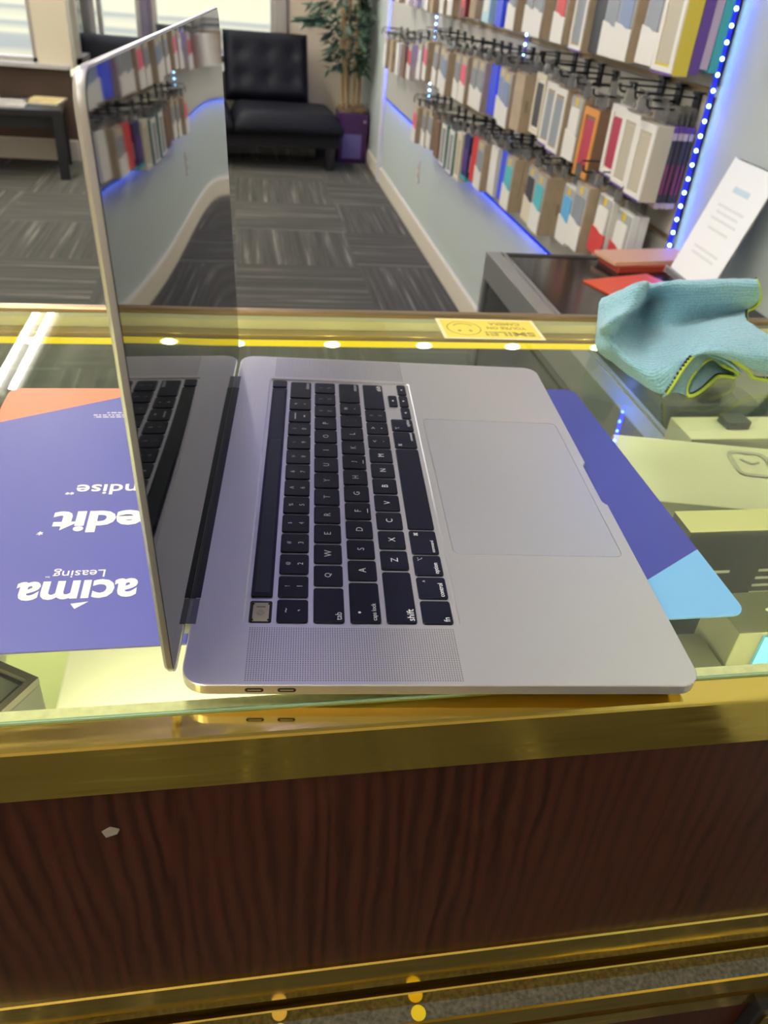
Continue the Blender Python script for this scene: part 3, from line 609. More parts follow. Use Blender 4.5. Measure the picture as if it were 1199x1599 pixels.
for (x, y) in ((0.0, LY - 0.02), (0.0, 0.0)): MB().box(x, x + 0.02, y, y + 0.02, 0, LZ - 0.055, 0.001).build('post', ALUM, lc)
# paper things on it
def flat(name, label, cat, cx, cy, z, sx, sy, th, a, m, group=None):
    o = MB().prism(rrect(-sx / 2, sx / 2, -sy / 2, sy / 2, .002), 0, th).build(name, m); o.location = (cx, cy, z); o.rotation_euler = (0, 0, R(a)); return tag(o, label, cat, group)
ZT = LZ - 0.0035
flat('folder', 'dark red folder lying under the papers at the back of the low case', 'folder', .900, 1.335, ZT, .20, .085, .012, 8, mat('red_folder', (0.36, 0.04, 0.02), .4))
flat('paper_stack', 'peach-coloured paper stack on top of the dark red folder', 'paper', .895, 1.345, ZT + .0125, .21, .085, .008, 10, mat('peach_paper', (0.62, 0.36, 0.24), .6))
flat('envelope', 'bright orange-red envelope lying at the front of the low case', 'envelope', .800, 1.205, ZT, .17, .085, .003, 18, mat('orange_envelope', (0.70, 0.09, 0.03), .45))
# acrylic sign holder
sh = thing('sign_holder', 'clear acrylic holder with white printed sheet leaning by the wall', 'sign', (.9174, 1.278, ZT))
PAPER = mat('white_sheet', (0.90, 0.92, 0.93), rough=0.25, spec=0.6)
np_, lp_ = nodes_of(PAPER); trn = np_.new('ShaderNodeBsdfTranslucent'); trn.inputs[0].default_value = (0.92, 0.95, 0.97, 1); mxp = np_.new('ShaderNodeMixShader'); mxp.inputs[0].default_value = 0.15
lp_.new(np_['Principled BSDF'].outputs[0], mxp.inputs[1]); lp_.new(trn.outputs[0], mxp.inputs[2]); lp_.new(mxp.outputs[0], np_['Material Output'].inputs[0])
eX = Vector((-.0076, -.1744, 0)).normalized(); eZ = Vector((.0720, -.0032, .2320)); eZ = (eZ - eX * eZ.dot(eX)).normalized(); eY = eZ.cross(eX)
hold = Matrix(((eX.x, eY.x, eZ.x, 0), (eX.y, eY.y, eZ.y, 0), (eX.z, eY.z, eZ.z, .0048), (0, 0, 0, 1)))
MB().box(0, .176, -.0012, .0012, 0.0, .243, .0006).build('acrylic_panel', CLEAR, sh, False, hold)
MB().box(0, .176, -.0120, -.0012, 0.0, .0020, .0006).box(0, .176, -.0120, -.0108, .002, .014, .0004).build('holder_lip', CLEAR, sh, False, hold)
sheet = MB().box(.003, .173, -.0022, -.0013, .004, .240).build('paper_sheet', PAPER, sh, False, hold)
INKB = mat('pale_blue_ink', (0.50, 0.66, 0.76), .5); INKG = mat('pale_grey_ink', (0.68, 0.72, 0.74), .5)
MB().box(.060, .120, -.0026, -.0022, .186, .197).build('printed_logo', INKB, sheet, False, hold)
g = MB()
for k, (z, w) in enumerate(((.155, .10), (.143, .085), (.130, .10), (.112, .08), (.072, .10), (.060, .09))): g.box(.088 - w / 2, .088 + w / 2, -.0026, -.0022, z, z + .0050)
g.build('printed_lines', INKG, sheet, False, hold)

# ------------------------------------------------------------------ glass showcase counter
GZ = 0.965; X0, X1 = -0.95, 0.985; YG0, YG1 = -0.005, 0.478
ct = thing('display_counter', 'glass-topped brass and cherry showcase counter under the laptop', 'counter', (0, 0, 0))
GLASS = thin_glass('counter_glass', (0.84, 0.90, 0.70), 1.5, 0.0, haze=0.02, hazecol=(0.8, 0.85, 0.7))
MB().quad((X0, YG0 + .0005, GZ), (X1, YG0 + .0005, GZ), (X1, YG1, GZ), (X0, YG1, GZ)).build('glass_top', GLASS, ct)
EDGE = mat('green_glass_edge', (0.30, 0.46, 0.34), rough=0.2, spec=0.6); 
MB().box(X0, X1, YG0, YG0 + .0012, GZ - .0036, GZ - .0002).build('glass_edge', EDGE, ct)
MB().box(X0, X1, YG0 + .0012, .0022, GZ - .0036, GZ - .0006).build('edge_seal', mat('seal_strip', (0.90, 0.86, 0.68), rough=0.7, var=0.1, vscale=200), ct)
prof = [(-.0180, .929), (-.0198, .9303), (-.0198, .9612), (-.0193, .9626), (-.0180, .9634), (-.0052, .9636), (-.0052, .9610), (.002, .9610), (.002, .945), (-.0135, .945), (-.0135, .929)]
YZX = Matrix(((0, 0, 1, 0), (1, 0, 0, 0), (0, 1, 0, 0), (0, 0, 0, 1)))
MB().prism(prof, X0, X1, YZX).build('brass_rim', BRASS, ct)
MB().box(X0, X1, -.0125, -.0025, .726, .944).build('cherry_panel', CHERRY, ct)
MB().prism([(-.0155, .698), (-.0155, .7295), (-.0145, .7305), (-.006, .7305), (-.006, .698)], X0, X1, YZX).build('brass_strip', BRASS, ct)
MB().box(X0, X1, -.010, -.004, .688, .700).build('shadow_gap', BLACK, ct)
MB().prism([(-.019, .6735), (-.019, .6895), (-.0182, .6905), (-.0165, .6905), (-.0165, .688), (-.008, .688), (-.008, .6735)], X0, X1, YZX).build('track_rail', BRASS, ct)
MB().box(X0, X1, -.0298, -.008, .660, .6735).build('dusty_track', mat('dusty_felt', (0.085, 0.082, 0.066), rough=0.95, var=0.5, vscale=350, bump=(900, .5, .001)), ct)
MB().prism([(-.0315, .655), (-.0315, .6742), (-.0298, .6742), (-.0298, .661), (-.022, .661), (-.022, .655)], X0, X1, YZX).build('brass_lip', BRASS, ct)
MB().box(X0, X1, -.024, -.010, .04, .656).build('sliding_door', CHERRY, ct)
MB().prism([(-.027, .618), (-.027, .635), (-.024, .635), (-.024, .618)], X0, X1, YZX).build('door_trim', BRASS, ct)
hp = MB().box(.405, .430, -.034, -.024, .52, .624, .002).build('door_pull', BLACK, ct); MB().box(.411, .424, -.0365, -.034, .525, .612, .002).build('pull_plate', BRASS, hp)
CHAMP = mat('champagne_rail', (0.48, 0.38, 0.20), rough=0.3, metal=0.8)
MB().prism([(.4795, .945), (.4795, .9665), (.481, .968), (.488, .968), (.4895, .9665), (.4895, .945)], X0, X1, YZX).build('back_rim', mat('bronze_rim', (0.36, 0.25, 0.14), rough=0.35, metal=0.8), ct)
MB().box(X0, X1, 0.468, .4790, .9545, .9635).build('back_seal', mat('pale_seal', (0.62, 0.58, 0.44), rough=0.5), ct)
MB().box(X0, X1, .455, .479, .9485, .9545, .0008).box(X0, X1, .4455, .455, .9465, .9505, .0008).build('back_rail', CHAMP, ct)
DECK = mat('white_deck', (0.82, 0.82, 0.76), rough=0.4)
MB().box(X0, X1, .0, .468, .775, .785).build('shelf', DECK, ct)
MB().box(X0, X1, -.0015, .001, .785, .944).build('inner_lining', mat('mirror_lining', (0.7, 0.7, 0.66), rough=0.25), ct)
MB().box(X0, X1, .472, .478, .10, .9480).build('customer_glass', thin_glass('pane_glass', (0.94, 0.97, 0.95), 1.45), ct)
MB().box(X0, X1, -.004, .47, .03, .10).build('plinth', CHERRY, ct)
MB().box(X0, X1, -.009, .0, .10, .70).build('rear_panel', CHERRY, ct)
for x in (X0, X1 - .02): MB().box(x, x + .02, -.002, .479, .0, .945).build('end_post', BRASS, ct)
MB().prism([(-.0400, .8868), (-.0345, .8890), (-.0330, .8925), (-.0372, .8950), (-.0415, .8918)], .0124, .0129, Matrix(((1, 0, 0, 0), (0, 0, -1, 0), (0, 1, 0, 0), (0, 0, 0, 1)))).build('chipped_spot', mat('bare_particleboard', (0.30, 0.26, 0.22), .8), ct)
# warm strip light inside, along the customer side
YEL = emis('warm_tape', (1.0, 0.74, 0.01), 1.3); YLED = emis('warm_led', (1.0, 0.95, 0.45), 30.0)
ys = thing('led_strip', 'yellow LED strip glowing under the far edge of the glass top', 'LED strip', (0, .4415, .9520))
MB().box(X0 + .03, X1 - .03, -.0025, .0025, -.002, .002).build('tape', YEL, ys)
proto = None
for k in range(21):
    x = -.8598 + k * .0885
    q = (x, -.003, .0005)
    if proto is None: proto = MB().ball((0, 0, 0), .0030, 10, (2.6, .8, .9)).build('led', YLED, ys, True); proto.location = q
    else: o_ = proto.copy(); COL.objects.link(o_); o_.location = q
area_light('strip_glow', (0, -.005, -.004), (R(-12), 0, 0), 1.85, .006, 2.4 * CASE_LED, (1.0, .93, .60), ys)
NEARW = 4.5
yf = thing('led_strip', 'warm LED strip hidden under the near brass rim inside the showcase', 'LED strip', (0, .006, .942))
MB().box(X0 + .03, X1 - .03, -.003, .003, .0, .003).build('channel', CHAMP, yf)
area_light('strip_glow', (0, .003, -.002), (R(25), 0, 0), 1.85, .006, NEARW * CASE_LED, (1.0, .92, .55), yf)

# things inside the showcase
def carton(name, label, cat, x0, x1, y0, y1, z0, z1, m, rz=0, group=None):
    t = thing(name, label, cat, ((x0 + x1) / 2, (y0 + y1) / 2, z0), R(rz), group)
    MB().box(-(x1 - x0) / 2, (x1 - x0) / 2, -(y1 - y0) / 2, (y1 - y0) / 2, 0, z1 - z0, .0012).build('carton', m, t); return t
DKB = mat('dark_carton', (0.030, 0.032, 0.026), rough=0.35); OLV = mat('olive_carton', (0.10, 0.105, 0.065), rough=0.4); PALE = mat('pale_carton', (0.30, 0.31, 0.25), rough=0.4)
WPAP = mat('white_carton', (0.86, 0.86, 0.82), rough=0.5); INKW = mat('white_ink', (0.80, 0.80, 0.78), rough=0.5)
ZS = .7855
# black phone box, lower left
t = thing('phone_box', 'black box with inset glassy lid inside showcase, lower left', 'box', (-.077, .055, ZS), 0)
ex, ey = Vector((-.85, .53, 0)).normalized(), Vector((-.53, -.85, 0)).normalized()
FB = Matrix(((ex.x, ey.x, 0, 0), (ex.y, ey.y, 0, 0), (0, 0, 1, 0), (0, 0, 0, 1)))
MB().box(0, .15, 0, .055, 0, .140, .001).build('carton', mat('charcoal_box', (0.018, 0.019, 0.018), .35), t, False, FB)
MB().box(.0, .15, 0, .004, .140, .1445).box(0, .004, .004, .055, .140, .1445).box(.146, .15, .004, .055, .14, .1445).box(.004, .146, .051, .055, .14, .1445).build('lid_rim', mat('rim_brown', (0.035, 0.03, 0.025), .3), t, False, FB)
MB().box(.007, .143, .007, .048, .140, .142).build('lid_panel', mat('grey_gloss', (0.05, 0.055, 0.05), .1), t, False, FB)
carton('carton', 'pale green folded carton beside the black box in showcase', 'box', -.145, -.098, .10, .22, ZS, .80, mat('pale_green_card', (0.60, 0.64, 0.36), .6), 6)
carton('carton', 'large white carton beneath the laptop hinge inside the showcase', 'box', -.085, .10, .035, .26, ZS, .865, WPAP, 0)
t = carton('carton', 'dark slim box with upside-down white print inside showcase', 'box', .351, .53, .167, .194, ZS, .925, DKB)
MB().box(-.0895, .0895, -.0132, .0132, .1396, .1400).build('led_lit_top', mat('painted_led_light', (0.78, 0.76, 0.45), .5), t)  # LED light on the box top, painted as a pale yellow face
for (a, c, n) in ((-.082, -.045, 3), (-.02, .075, 5)):
    for k in range(n): MB().box(a, c - .006 * ((k * 7) % 3), -.0142, -.0136, .100 - k * .0075, .1022 - k * .0075).build('printed_line', INKW, t)
t = carton('phone_box', 'olive black phone box with white lettering and blue window, inside showcase', 'box', .326, .50, .058, .095, ZS, .930, OLV)
text('printed_name', 'SAMSUNG', INKW, t, (-.023, -.001, .1446), (1, 0, 0), (0, 1, 0), width=.070, height=.0068, bold=.02, depth=.0003)
BLUEF = mat('blue_window', (0.07, 0.24, 0.46), .35)
MB().box(-.070, .08, -.0205, -.0185, .030, .040).box(-.070, .08, -.0205, -.0185, .132, .142).box(-.070, -.059, -.0205, -.0185, .040, .132).box(.066, .08, -.0205, -.0185, .040, .132).build('window_frame', BLUEF, t)
carton('carton', 'dark olive box beside the blue-window box inside showcase', 'box', .235, .322, .015, .085, ZS, .905, mat('dark_olive', (0.05, 0.053, 0.035), .3))
t = carton('watch_box', 'pale watch box printed with a square watch outline, inside showcase', 'box', .40, .58, .285, .41, ZS, .860, PALE, -12)
ring = MB(); oo = rrect(-.021, .021, -.025, .025, .010, 6); ii = rrect(-.0165, .0165, -.0205, .0205, .007, 6)
V0 = [ring.bm.verts.new((*p, .0755)) for p in oo]; V1 = [ring.bm.verts.new((*p, .0755)) for p in ii]
for k in range(len(oo)): ring.bm.faces.new((V0[k], V0[(k + 1) % len(oo)], V1[(k + 1) % len(oo)], V1[k]))
INKD = mat('grey_print', (0.16, 0.17, 0.15), .5)
ring.build('watch_outline', INKD, t, False, Matrix.Translation((.046, .025, 0)))
MB().box(-.001, .001, 0, .013, .0752, .0756).build('watch_hand', INKD, t, False, Matrix.Translation((.046, .025, 0)) @ Matrix.Rotation(R(50), 4, 'Z'))
MB().box(-.001, .001, 0, .010, .0752, .0756).build('watch_hand', INKD, t, False, Matrix.Translation((.046, .025, 0)) @ Matrix.Rotation(R(-60), 4, 'Z'))
o = MB().prism(rrect(-.0145, .0145, -.012, .012, .004), 0, .008).build('charger_block', mat('matte_black', (0.02, 0.02, 0.02), .5)); o.location = (.566, .446, .8605); tag(o, 'small black rounded block beyond the watch box inside showcase', 'accessory')
MB_ = carton('carton', 'wide pale carton under the black block at back of showcase', 'box', .50, .63, .415, .465, ZS, .860, PALE, 0)
carton('carton', 'grey-blue box standing beside the mat corner inside showcase', 'box', .325, .385, .33, .43, ZS, .84, mat('greyblue_card', (0.22, 0.26, 0.30), .4), 10)
carton('carton', 'white carton at right end inside the showcase', 'box', .56, .72, .06, .20, ZS, .90, PALE, 0)
for k, (x, w, y, h, c, d) in enumerate(((-.34, .10, .36, .07, (.20, .28, .27), 'grey-green box at far left inside showcase'), (-.21, .09, .37, .06, (.24, .30, .28), 'sage box second from far left inside showcase'), (-.09, .09, .38, .05, (.14, .22, .22), 'dark teal box behind the laptop lid inside showcase'), (.05, .12, .39, .05, (.25, .27, .25), 'grey box behind the keyboard inside showcase'), (.2, .1, .39, .05, (.22, .24, .20), 'olive grey box beyond the laptop corner inside showcase'))):
    carton('carton', d, 'box', x - w / 2, x + w / 2, y - .04, y + .045, ZS, ZS + h, mat('teal_card_%d' % k, c, .35), 0)
carton('carton', 'white carton glowing under the left mat corner inside showcase', 'box', -.30, -.16, .14, .30, ZS, .84, WPAP, 0)
# two round stickers lying in the track
for x, c, d in ((.0445, (.80, .66, .36), 'cream round sticker lying in the dusty track'), (.1365, (.85, .66, .02), 'yellow round sticker lying in the dusty track')):
    o = MB().cyl((0, 0, 0), (0, 0, .0006), .0050, seg=28).build('round_sticker', mat('sticker_' + d[:5], c, .5)); o.location = (x, -.0247, .6737); tag(o, d, 'sticker', 'round stickers')

# ------------------------------------------------------------------ mat, sticker
mt = thing('counter_mat', 'blue printed counter mat with orange and light blue corners under laptop', 'mat', (0, 0, GZ + .0002))
MB().prism(rrect(-.1405, .3055, .037, .317, .009, 6), 0, .0011).build('sheet', placemat_mat(), mt)
MWHITE = mat('mat_lettering', (0.86, 0.84, 0.74), rough=0.5)
UP = dict(xdir=(-1, 0, 0), ydir=(0, -1, 0))
def mtext(name, s, x0, x1, y0, y1, bold=0.0):   # occupies this rectangle, read from the other side
    return text(name, s, MWHITE, mt, ((x0 + x1) / 2, (y0 + y1) / 2, .0011), width=abs(x1 - x0), height=abs(y1 - y0), bold=bold, depth=.0001, **UP)
mtext('printed_word', 'ac\u0131ma', -.0266, -.0873, .0738, .0888, .028)
MB().prism([(-.0500, .0712), (-.0560, .0660), (-.0585, .0700)], .0011, .0012).build('printed_arrow', MWHITE, mt)
mtext('printed_word', 'Leasing', -.0446, -.0712, .0910, .0990)
text('printed_mark', 'TM', MWHITE, mt, (-.0735, .0925, .0011), width=.0022, depth=.0001, **UP)
text('printed_word', 'credit', MWHITE, mt, (-.0803, .1425, .0011), height=.0215, width=.078, bold=.035, align='RIGHT', depth=.0001, **UP)
text('printed_mark', '*', MWHITE, mt, (-.0850, .1318, .0011), height=.0038, depth=.0001, bold=.02, **UP)
text('printed_word', 'merchandise', MWHITE, mt, (-.0722, .1765, .0011), height=.0115, width=.090, align='RIGHT', bold=.012, depth=.0001, **UP)
text('printed_mark', '**', MWHITE, mt, (-.0755, .1725, .0011), height=.003, depth=.0001, bold=.02, **UP)
for k, (a, c, y) in enumerate(((-.030, -.0745, .2705), (-.030, -.0755, .2735), (-.030, -.0665, .2770))):
    g = MB(); x = a
    while x > c:
        w = random.uniform(.0012, .004); g.box(max(c, x - w), x, y, y + .0011, .0011, .00118); x -= w + .0009
    g.build('fine_print', MWHITE, mt)
st = thing('counter_sticker', 'yellow smile camera notice sticker on the far edge of glass', 'sticker', (.2685, .450, GZ + .0003), R(-1))
SY = mat('sticker_yellow', (0.86, 0.68, 0.10), rough=0.45); SK = mat('sticker_ink', (0.42, 0.34, 0.08), rough=0.6); SC = mat('sticker_border', (0.84, 0.78, 0.48), rough=0.5)
MB().box(-.050, .050, -.025, .025, 0, .0003).build('backing', SC, st); MB().box(-.0465, .0465, -.0218, .0218, .0003, .0005).build('face', SY, st)
def circ(cx, cy, r, w, a0=0, a1=360, n=36):
    g = MB(); A = []; B = []
    for k in range(n + 1):
        a = R(a0 + (a1 - a0) * k / n); A.append((cx + (r + w) * math.cos(a), cy + (r + w) * math.sin(a), .00062)); B.append((cx + (r - w) * math.cos(a), cy + (r - w) * math.sin(a), .00062))
    return g.grid([A, B])
circ(-.026, 0, .0165, .0006).build('face_outline', SK, st); circ(-.026, .001, .0105, .0009, 30, 150, 20).build('smile', SK, st)
for x in (-.0315, -.0205): MB().ball((x, -.006, .0006), .0019, 12, (1, 1.35, .05)).build('eye', SK, st)
for s, y, w, h in (('SMILE!', -.0125, .050, .0105), ("YOU'RE ON", .0020, .040, .0065), ('CAMERA', .0125, .032, .0065)): text('lettering', s, SK, st, (.0175, y, .0005), width=w, height=h, bold=.03, depth=.0002, **UP)

# ------------------------------------------------------------------ laptop
lp = thing('laptop', 'open silver laptop with black keyboard standing on the glass counter', 'laptop', (0, 0, .977), R(-4.85))
mm = .001
LW, LD = 357.9, 245.9
def mmp(poly): return [(p[0] * mm, p[1] * mm) for p in poly]
out = []
for p in rrect(0, LD, 0, LW, 11.5, 8): out.append(p)
# finger notch on the front edge
first = out[:9]; rest = out[9:]
# order from rrect: far-front corner, far-hinge, near-hinge, near-front
notch = [(LD, 153.0), (LD - 1.0, 153.6), (LD - 2.4, 156.5), (LD - 2.6, 158), (LD - 2.6, 199), (LD - 2.4, 200.5), (LD - 1.0, 203.4), (LD, 204)]
out = out + notch
well = rrect(24.9, 133.9, 39.9, 317.3, 2.6, 4); padh = rrect(138.5, 238.3, 98.7, 259.2, 4.2, 4)
bm = bmesh.new()
def loop(poly, z): return [bm.verts.new((p[0] * mm, p[1] * mm, z * mm)) for p in poly]
def skin(A, B):
    for i in range(len(A)): bm.faces.new((A[i], A[(i + 1) % len(A)], B[(i + 1) % len(A)], B[i]))
tops = loop(inset(out, .45), 0); s1 = loop(out, -.45); s2 = loop(out, -5.6); s3 = loop(inset(out, 2.5), -8.6); s4 = loop(inset(out, 9.0), -10.6)
skin(tops, s1); skin(s1, s2); skin(s2, s3); skin(s3, s4); bm.faces.new(s4)
w0 = loop(well, 0); w1 = loop(inset(well, .55), -.55); w2 = loop(inset(well, .6), -1.05); skin(w0, w1); skin(w1, w2); bm.faces.new(w2)
p0 = loop(padh, 0); p1 = loop(padh, -.9); skin(p0, p1); bm.faces.new(p1)
ee = []
for L_ in (tops, w0, p0):
    for i in range(len(L_)):
        e = bm.edges.get((L_[i], L_[(i + 1) % len(L_)])); ee.append(e)
bmesh.ops.triangle_fill(bm, edges=ee, use_beauty=True, use_dissolve=False)
g = MB(); g.bm.free(); g.bm = bm
g.build('base', ALU, lp)
ALU2 = mat('trackpad_aluminium', (0.62, 0.615, 0.645), rough=0.33, metal=0.75)
MB().prism(mmp(rrect(138.75, 238.05, 98.95, 258.95, 4.0, 5)), -.8 * mm, -.06 * mm, None, .03 * mm).build('trackpad', ALU2, lp)
# ports on the near side
PORT = mat('port_black', (0.01, 0.01, 0.01), .5)
for v in (33.2, 47.8):
    po = MB().prism(rrect(v * mm - .0042, v * mm + .0042, -.0044, -.0018, .00125, 5), -.0001, .0012, Matrix(((1, 0, 0, 0), (0, 0, 1, 0), (0, 1, 0, 0), (0, 0, 0, 1)))).build('port', PORT, lp)
    MB().box(v * mm - .0030, v * mm + .0030, -.00022, -.0001, -.0034, -.0028).build('port_tongue', ALUM, po)
# hinge
HB = mat('hinge_black', (0.006, 0.006, 0.008), .3)
MB().cyl((-.0022, .0585, -.0032), (-.0022, .2985, -.0032), .0034, seg=18).box(-.0008, .0027, .0585, .2985, -.002, .00012).build('hinge_barrel', HB, lp, 40)
for a, c in ((.0395, .058), (.299, .318)): MB().cyl((-.0022, a, -.0032), (-.0022, c, -.0032), .0034, seg=18).box(-.0008, .0025, a, c, -.002, .00012).build('hinge_cap', mat('hinge_metal', (0.16, 0.16, 0.19), .3, .7), lp, 40)
# keys
KEYM = mat('key_black', (0.004, 0.0045, 0.014), rough=0.36, spec=0.22); LEG = mat('key_legend_ink', (0.80, 0.80, 0.82), rough=0.6)
def key(v0, v1, u0, u1, name='key'):
    return MB().prism(mmp(rrect(v0, v1, u0, u1, 1.5, 4)), -1.05 * mm, .02 * mm, None, .35 * mm).build(name, KEYM, lp)
KX = dict(xdir=(0, 1, 0), ydir=(-1, 0, 0))
def leg(k, s, v, u, h=3.4, w=None, align='CENTER'):
    return text('key_legend', s, LEG, k, (v * mm, u * mm, .02 * mm), height=None if w else h * mm, width=w * mm if w else None, depth=.00004, align=align, **KX)
HT = {c: 3.4 for c in 'ABCDEFGHIJKLMNOPQRSTUVWXYZ'}
P = 18.8; G = 2.0
def row(v0, v1, spec, start=41.6):
    u = start; v0 += .2; v1 -= .2
    for it in spec:
        w = it[0]; k = key(v0, v1, u, u + w * P - G)
        if len(it) == 2:
            s = it[1]; c = u + (w * P - G) / 2
            if len(s) == 1: leg(k, s, (v0 + v1) / 2, c, 3.9)
            elif s[0] == '<': leg(k, s[1:], v1 - 3.0, u + 1.6, w=min(len(s) * 1.45, 12.8), align='LEFT')
            elif s[0] == '>': leg(k, s[1:], v1 - 3.0, u + w * P - G - 1.6, w=min(len(s) * 1.45, 12.8), align='RIGHT')
            if s in 'FJ': MB().box((v1 - 2.2) * mm, (v1 - 1.7) * mm, (c - 2) * mm, (c + 2) * mm, 0, .2 * mm).build('key_bump', LEG, k)
        elif len(it) == 3:
            c = u + (w * P - G) / 2
            leg(k, it[1], v0 + 4.6, c, 2.6 if it[1] not in '~-:\u2013_' else .9); leg(k, it[2], v1 - 4.6, c, 3.0 if it[2] not in "`-=;,.'" else 1.1)
        u += w * P
row(41.0, 57.1, [(1, '~', '`')] + [(1, a, c) for a, c in zip('!@#$%^&*()_+', '1234567890-=')] + [(1.5, '>delete')])
row(59.4, 75.4, [(1.5, '<tab')] + [(1, c) for c in 'QWERTYUIOP'] + [(1, '{', '['), (1, '}', ']'), (1, '|', '\\')])
row(77.9, 93.9, [(1.75, '<caps lock')] + [(1, c) for c in 'ASDFGHJKL'] + [(1, ':', ';'), (1, '"', "'"), (1.75, '>return')])
row(96.3, 112.1, [(2.25, '<shift')] + [(1, c) for c in 'ZXCVBNM'] + [(1, '<', ','), (1, '>', '.'), (1, '?', '/'), (2.25, '>shift')])
def modkey(u0, u1, word, sym, side='LEFT'):
    k = key(114.7, 130.4, u0, u1); c = (u0 + u1) / 2
    leg(k, word, 127.2, u0 + 1.4 if side == 'LEFT' else u1 - 1.4, w=min(len(word) * 1.55, u1 - u0 - 3), align=side)
    if sym: leg(k, sym, 118.6, u1 - 3.6 if side == 'LEFT' else u0 + 3.6, 2.6 if sym != '^' else 1.4)
    return k
modkey(41.4, 58.7, 'fn', None); modkey(60.5, 77.9, 'control', '^'); modkey(79.5, 96.9, 'option', '\u2325'); modkey(98.5, 120.3, 'command', '\u2318')
key(114.7, 130.4, 122.0, 214.4, 'space_bar')
modkey(216.4, 238.4, 'command', '\u2318', 'RIGHT'); modkey(240.2, 257.2, 'option', '\u2325', 'RIGHT')
TRI = {'left': ((0, 1), (0, -1), (1.6, 0)), }
for nm, (v0, v1, u0, u1), d in (('up', (115.2, 122.1, 277.9, 295.2), (-1, 0)), ('down', (123.5, 130.4, 277.9, 295.2), (1, 0)), ('left', (123.3, 130.4, 259.2, 275.8), (0, -1)), ('right', (123.4, 130.4, 297.2, 313.9), (0, 1))):
    k = key(v0, v1, u0, u1, 'arrow_key'); c = Vector(((v0 + v1) / 2, (u0 + u1) / 2)); d = Vector(d); n_ = Vector((-d.y, d.x))
    MB().prism(mmp([tuple(c + d * 1.0), tuple(c - d * .7 + n_ * 1.0), tuple(c - d * .7 - n_ * 1.0)]), .02 * mm, .07 * mm).build('key_legend', LEG, k)
o = MB().ball((.0829, .0490, .00003), .0008, 10, (1, 1, .15)).build('caps_light', mat('caps_white', (0.85, 0.85, 0.85), .4), lp)
tbk = MB().prism(mmp(rrect(27.6, 38.7, 60.5, 300.2, 1.0, 3)), -1.05 * mm, -.05 * mm, None, .2 * mm).build('touch_bar', mat('touch_bar_glass', (0.006, 0.006, 0.007), .2, 0, .2), lp)
MB().box(29.3 * mm, 37.0 * mm, 64 * mm, 296.5 * mm, -.06 * mm, .0 * mm).build('touch_bar_display', mat('touch_bar_screen', (0.018, 0.024, 0.022), .25, 0, .25), tbk)
key(27.4, 38.4, 302.6, 314.0, 'power_key')
# missing escape key: bare scissor mechanism in its hole
esc = MB().prism(mmp(rrect(27.6, 38.8, 41.6, 57.9, 1.2, 4)), -1.05 * mm, -.95 * mm).build('key_socket', mat('socket_black', (0.008, 0.008, 0.009), .5), lp)
SCI = mat('scissor_plastic', (0.36, 0.31, 0.30), .5)
MB().box(29.2 * mm, 37.4 * mm, 42.6 * mm, 56.2 * mm, -.95 * mm, -.5 * mm, .3 * mm).build('scissor_clip', SCI, esc)
MB().box(31 * mm, 35.6 * mm, 52.6 * mm, 53.4 * mm, -.5 * mm, -.4 * mm).build('clip_slot', mat('clip_dark', (0.14, 0.12, 0.12), .5), esc)
b_ = bmesh.new(); bmesh.ops.create_cone(b_, cap_ends=True, segments=20, radius1=.0020, radius2=.0016, depth=.0006)
MB().add(b_, Matrix.Translation((.0333, .0488, -.0003))).build('rubber_dome', mat('dome_grey', (0.27, 0.24, 0.23), .4), esc)
for (v, u) in ((29.4, 43.5), (37.2, 43.5), (29.4, 55.2), (37.2, 55.2)): MB().ball((v * mm, u * mm, -.0006), .0006, 8).build('clip_pin', HB, esc)
# lid: built in its own plane (x along the hinge, y up the lid, z towards the viewer) then stood up
phi = 0.030866; hv = -1.526
LM = Matrix(((0, -math.sin(phi), math.cos(phi), hv * mm), (1, 0, 0, 0), (0, math.cos(phi), math.sin(phi), 0), (0, 0, 0, 1)))
lo = rrect(0, LW, 2.2, 240.0, 10.5, 8)
g = MB(); bmL = g.bm
def loopz(poly, z): return [bmL.verts.new((p[0] * mm, p[1] * mm, z * mm)) for p in poly]
Ls = [loopz(inset(lo, .7), -.25), loopz(inset(lo, .15), -.1), loopz(lo, -.5), loopz(lo, -2.4), loopz(inset(lo, 1.2), -3.8), loopz(inset(lo, 4.0), -4.6)]
for A, B in zip(Ls, Ls[1:]):
    for i in range(len(A)): bmL.faces.new((A[i], A[(i + 1) % len(A)], B[(i + 1) % len(A)], B[i]))
bmL.faces.new(Ls[0]); bmL.faces.new(Ls[-1])
lid = g.build('lid', mat('lid_aluminium', (0.58, 0.57, 0.58), .38, .9), lp, 35, LM)
# front glass with the faint waviness of a laminated panel
SG = mat('screen_glass', (0.004, 0.004, 0.006), rough=0.03, spec=0.9, coat=0.45); SG.node_tree.nodes['Principled BSDF'].inputs['Coat Roughness'].default_value = 0.02
def sg_z(x, y):
    return 0.10
gi = rrect(1.0, LW - 1.0, 3.2, 239.2, 9.6, 8)
WAVE = 0.30
scr = MB().prism(mmp(gi), -.25 * mm, .05 * mm, None, .1 * mm)
nl, nw = SG.node_tree.nodes, SG.node_tree.links
tcw = nl.new('ShaderNodeTexCoord'); spw = nl.new('ShaderNodeSeparateXYZ'); nw.new(tcw.outputs['Object'], spw.inputs[0])
hw_ = mathn(nl, nw, 'MULTIPLY', mathn(nl, nw, 'SINE', mathn(nl, nw, 'SUBTRACT', mathn(nl, nw, 'MULTIPLY', spw.outputs[1], 2 * PI / 0.358), 0.9)), WAVE * mm)
bw = nl.new('ShaderNodeBump'); bw.inputs['Strength'].default_value = 1.0; bw.inputs['Distance'].default_value = 1.0
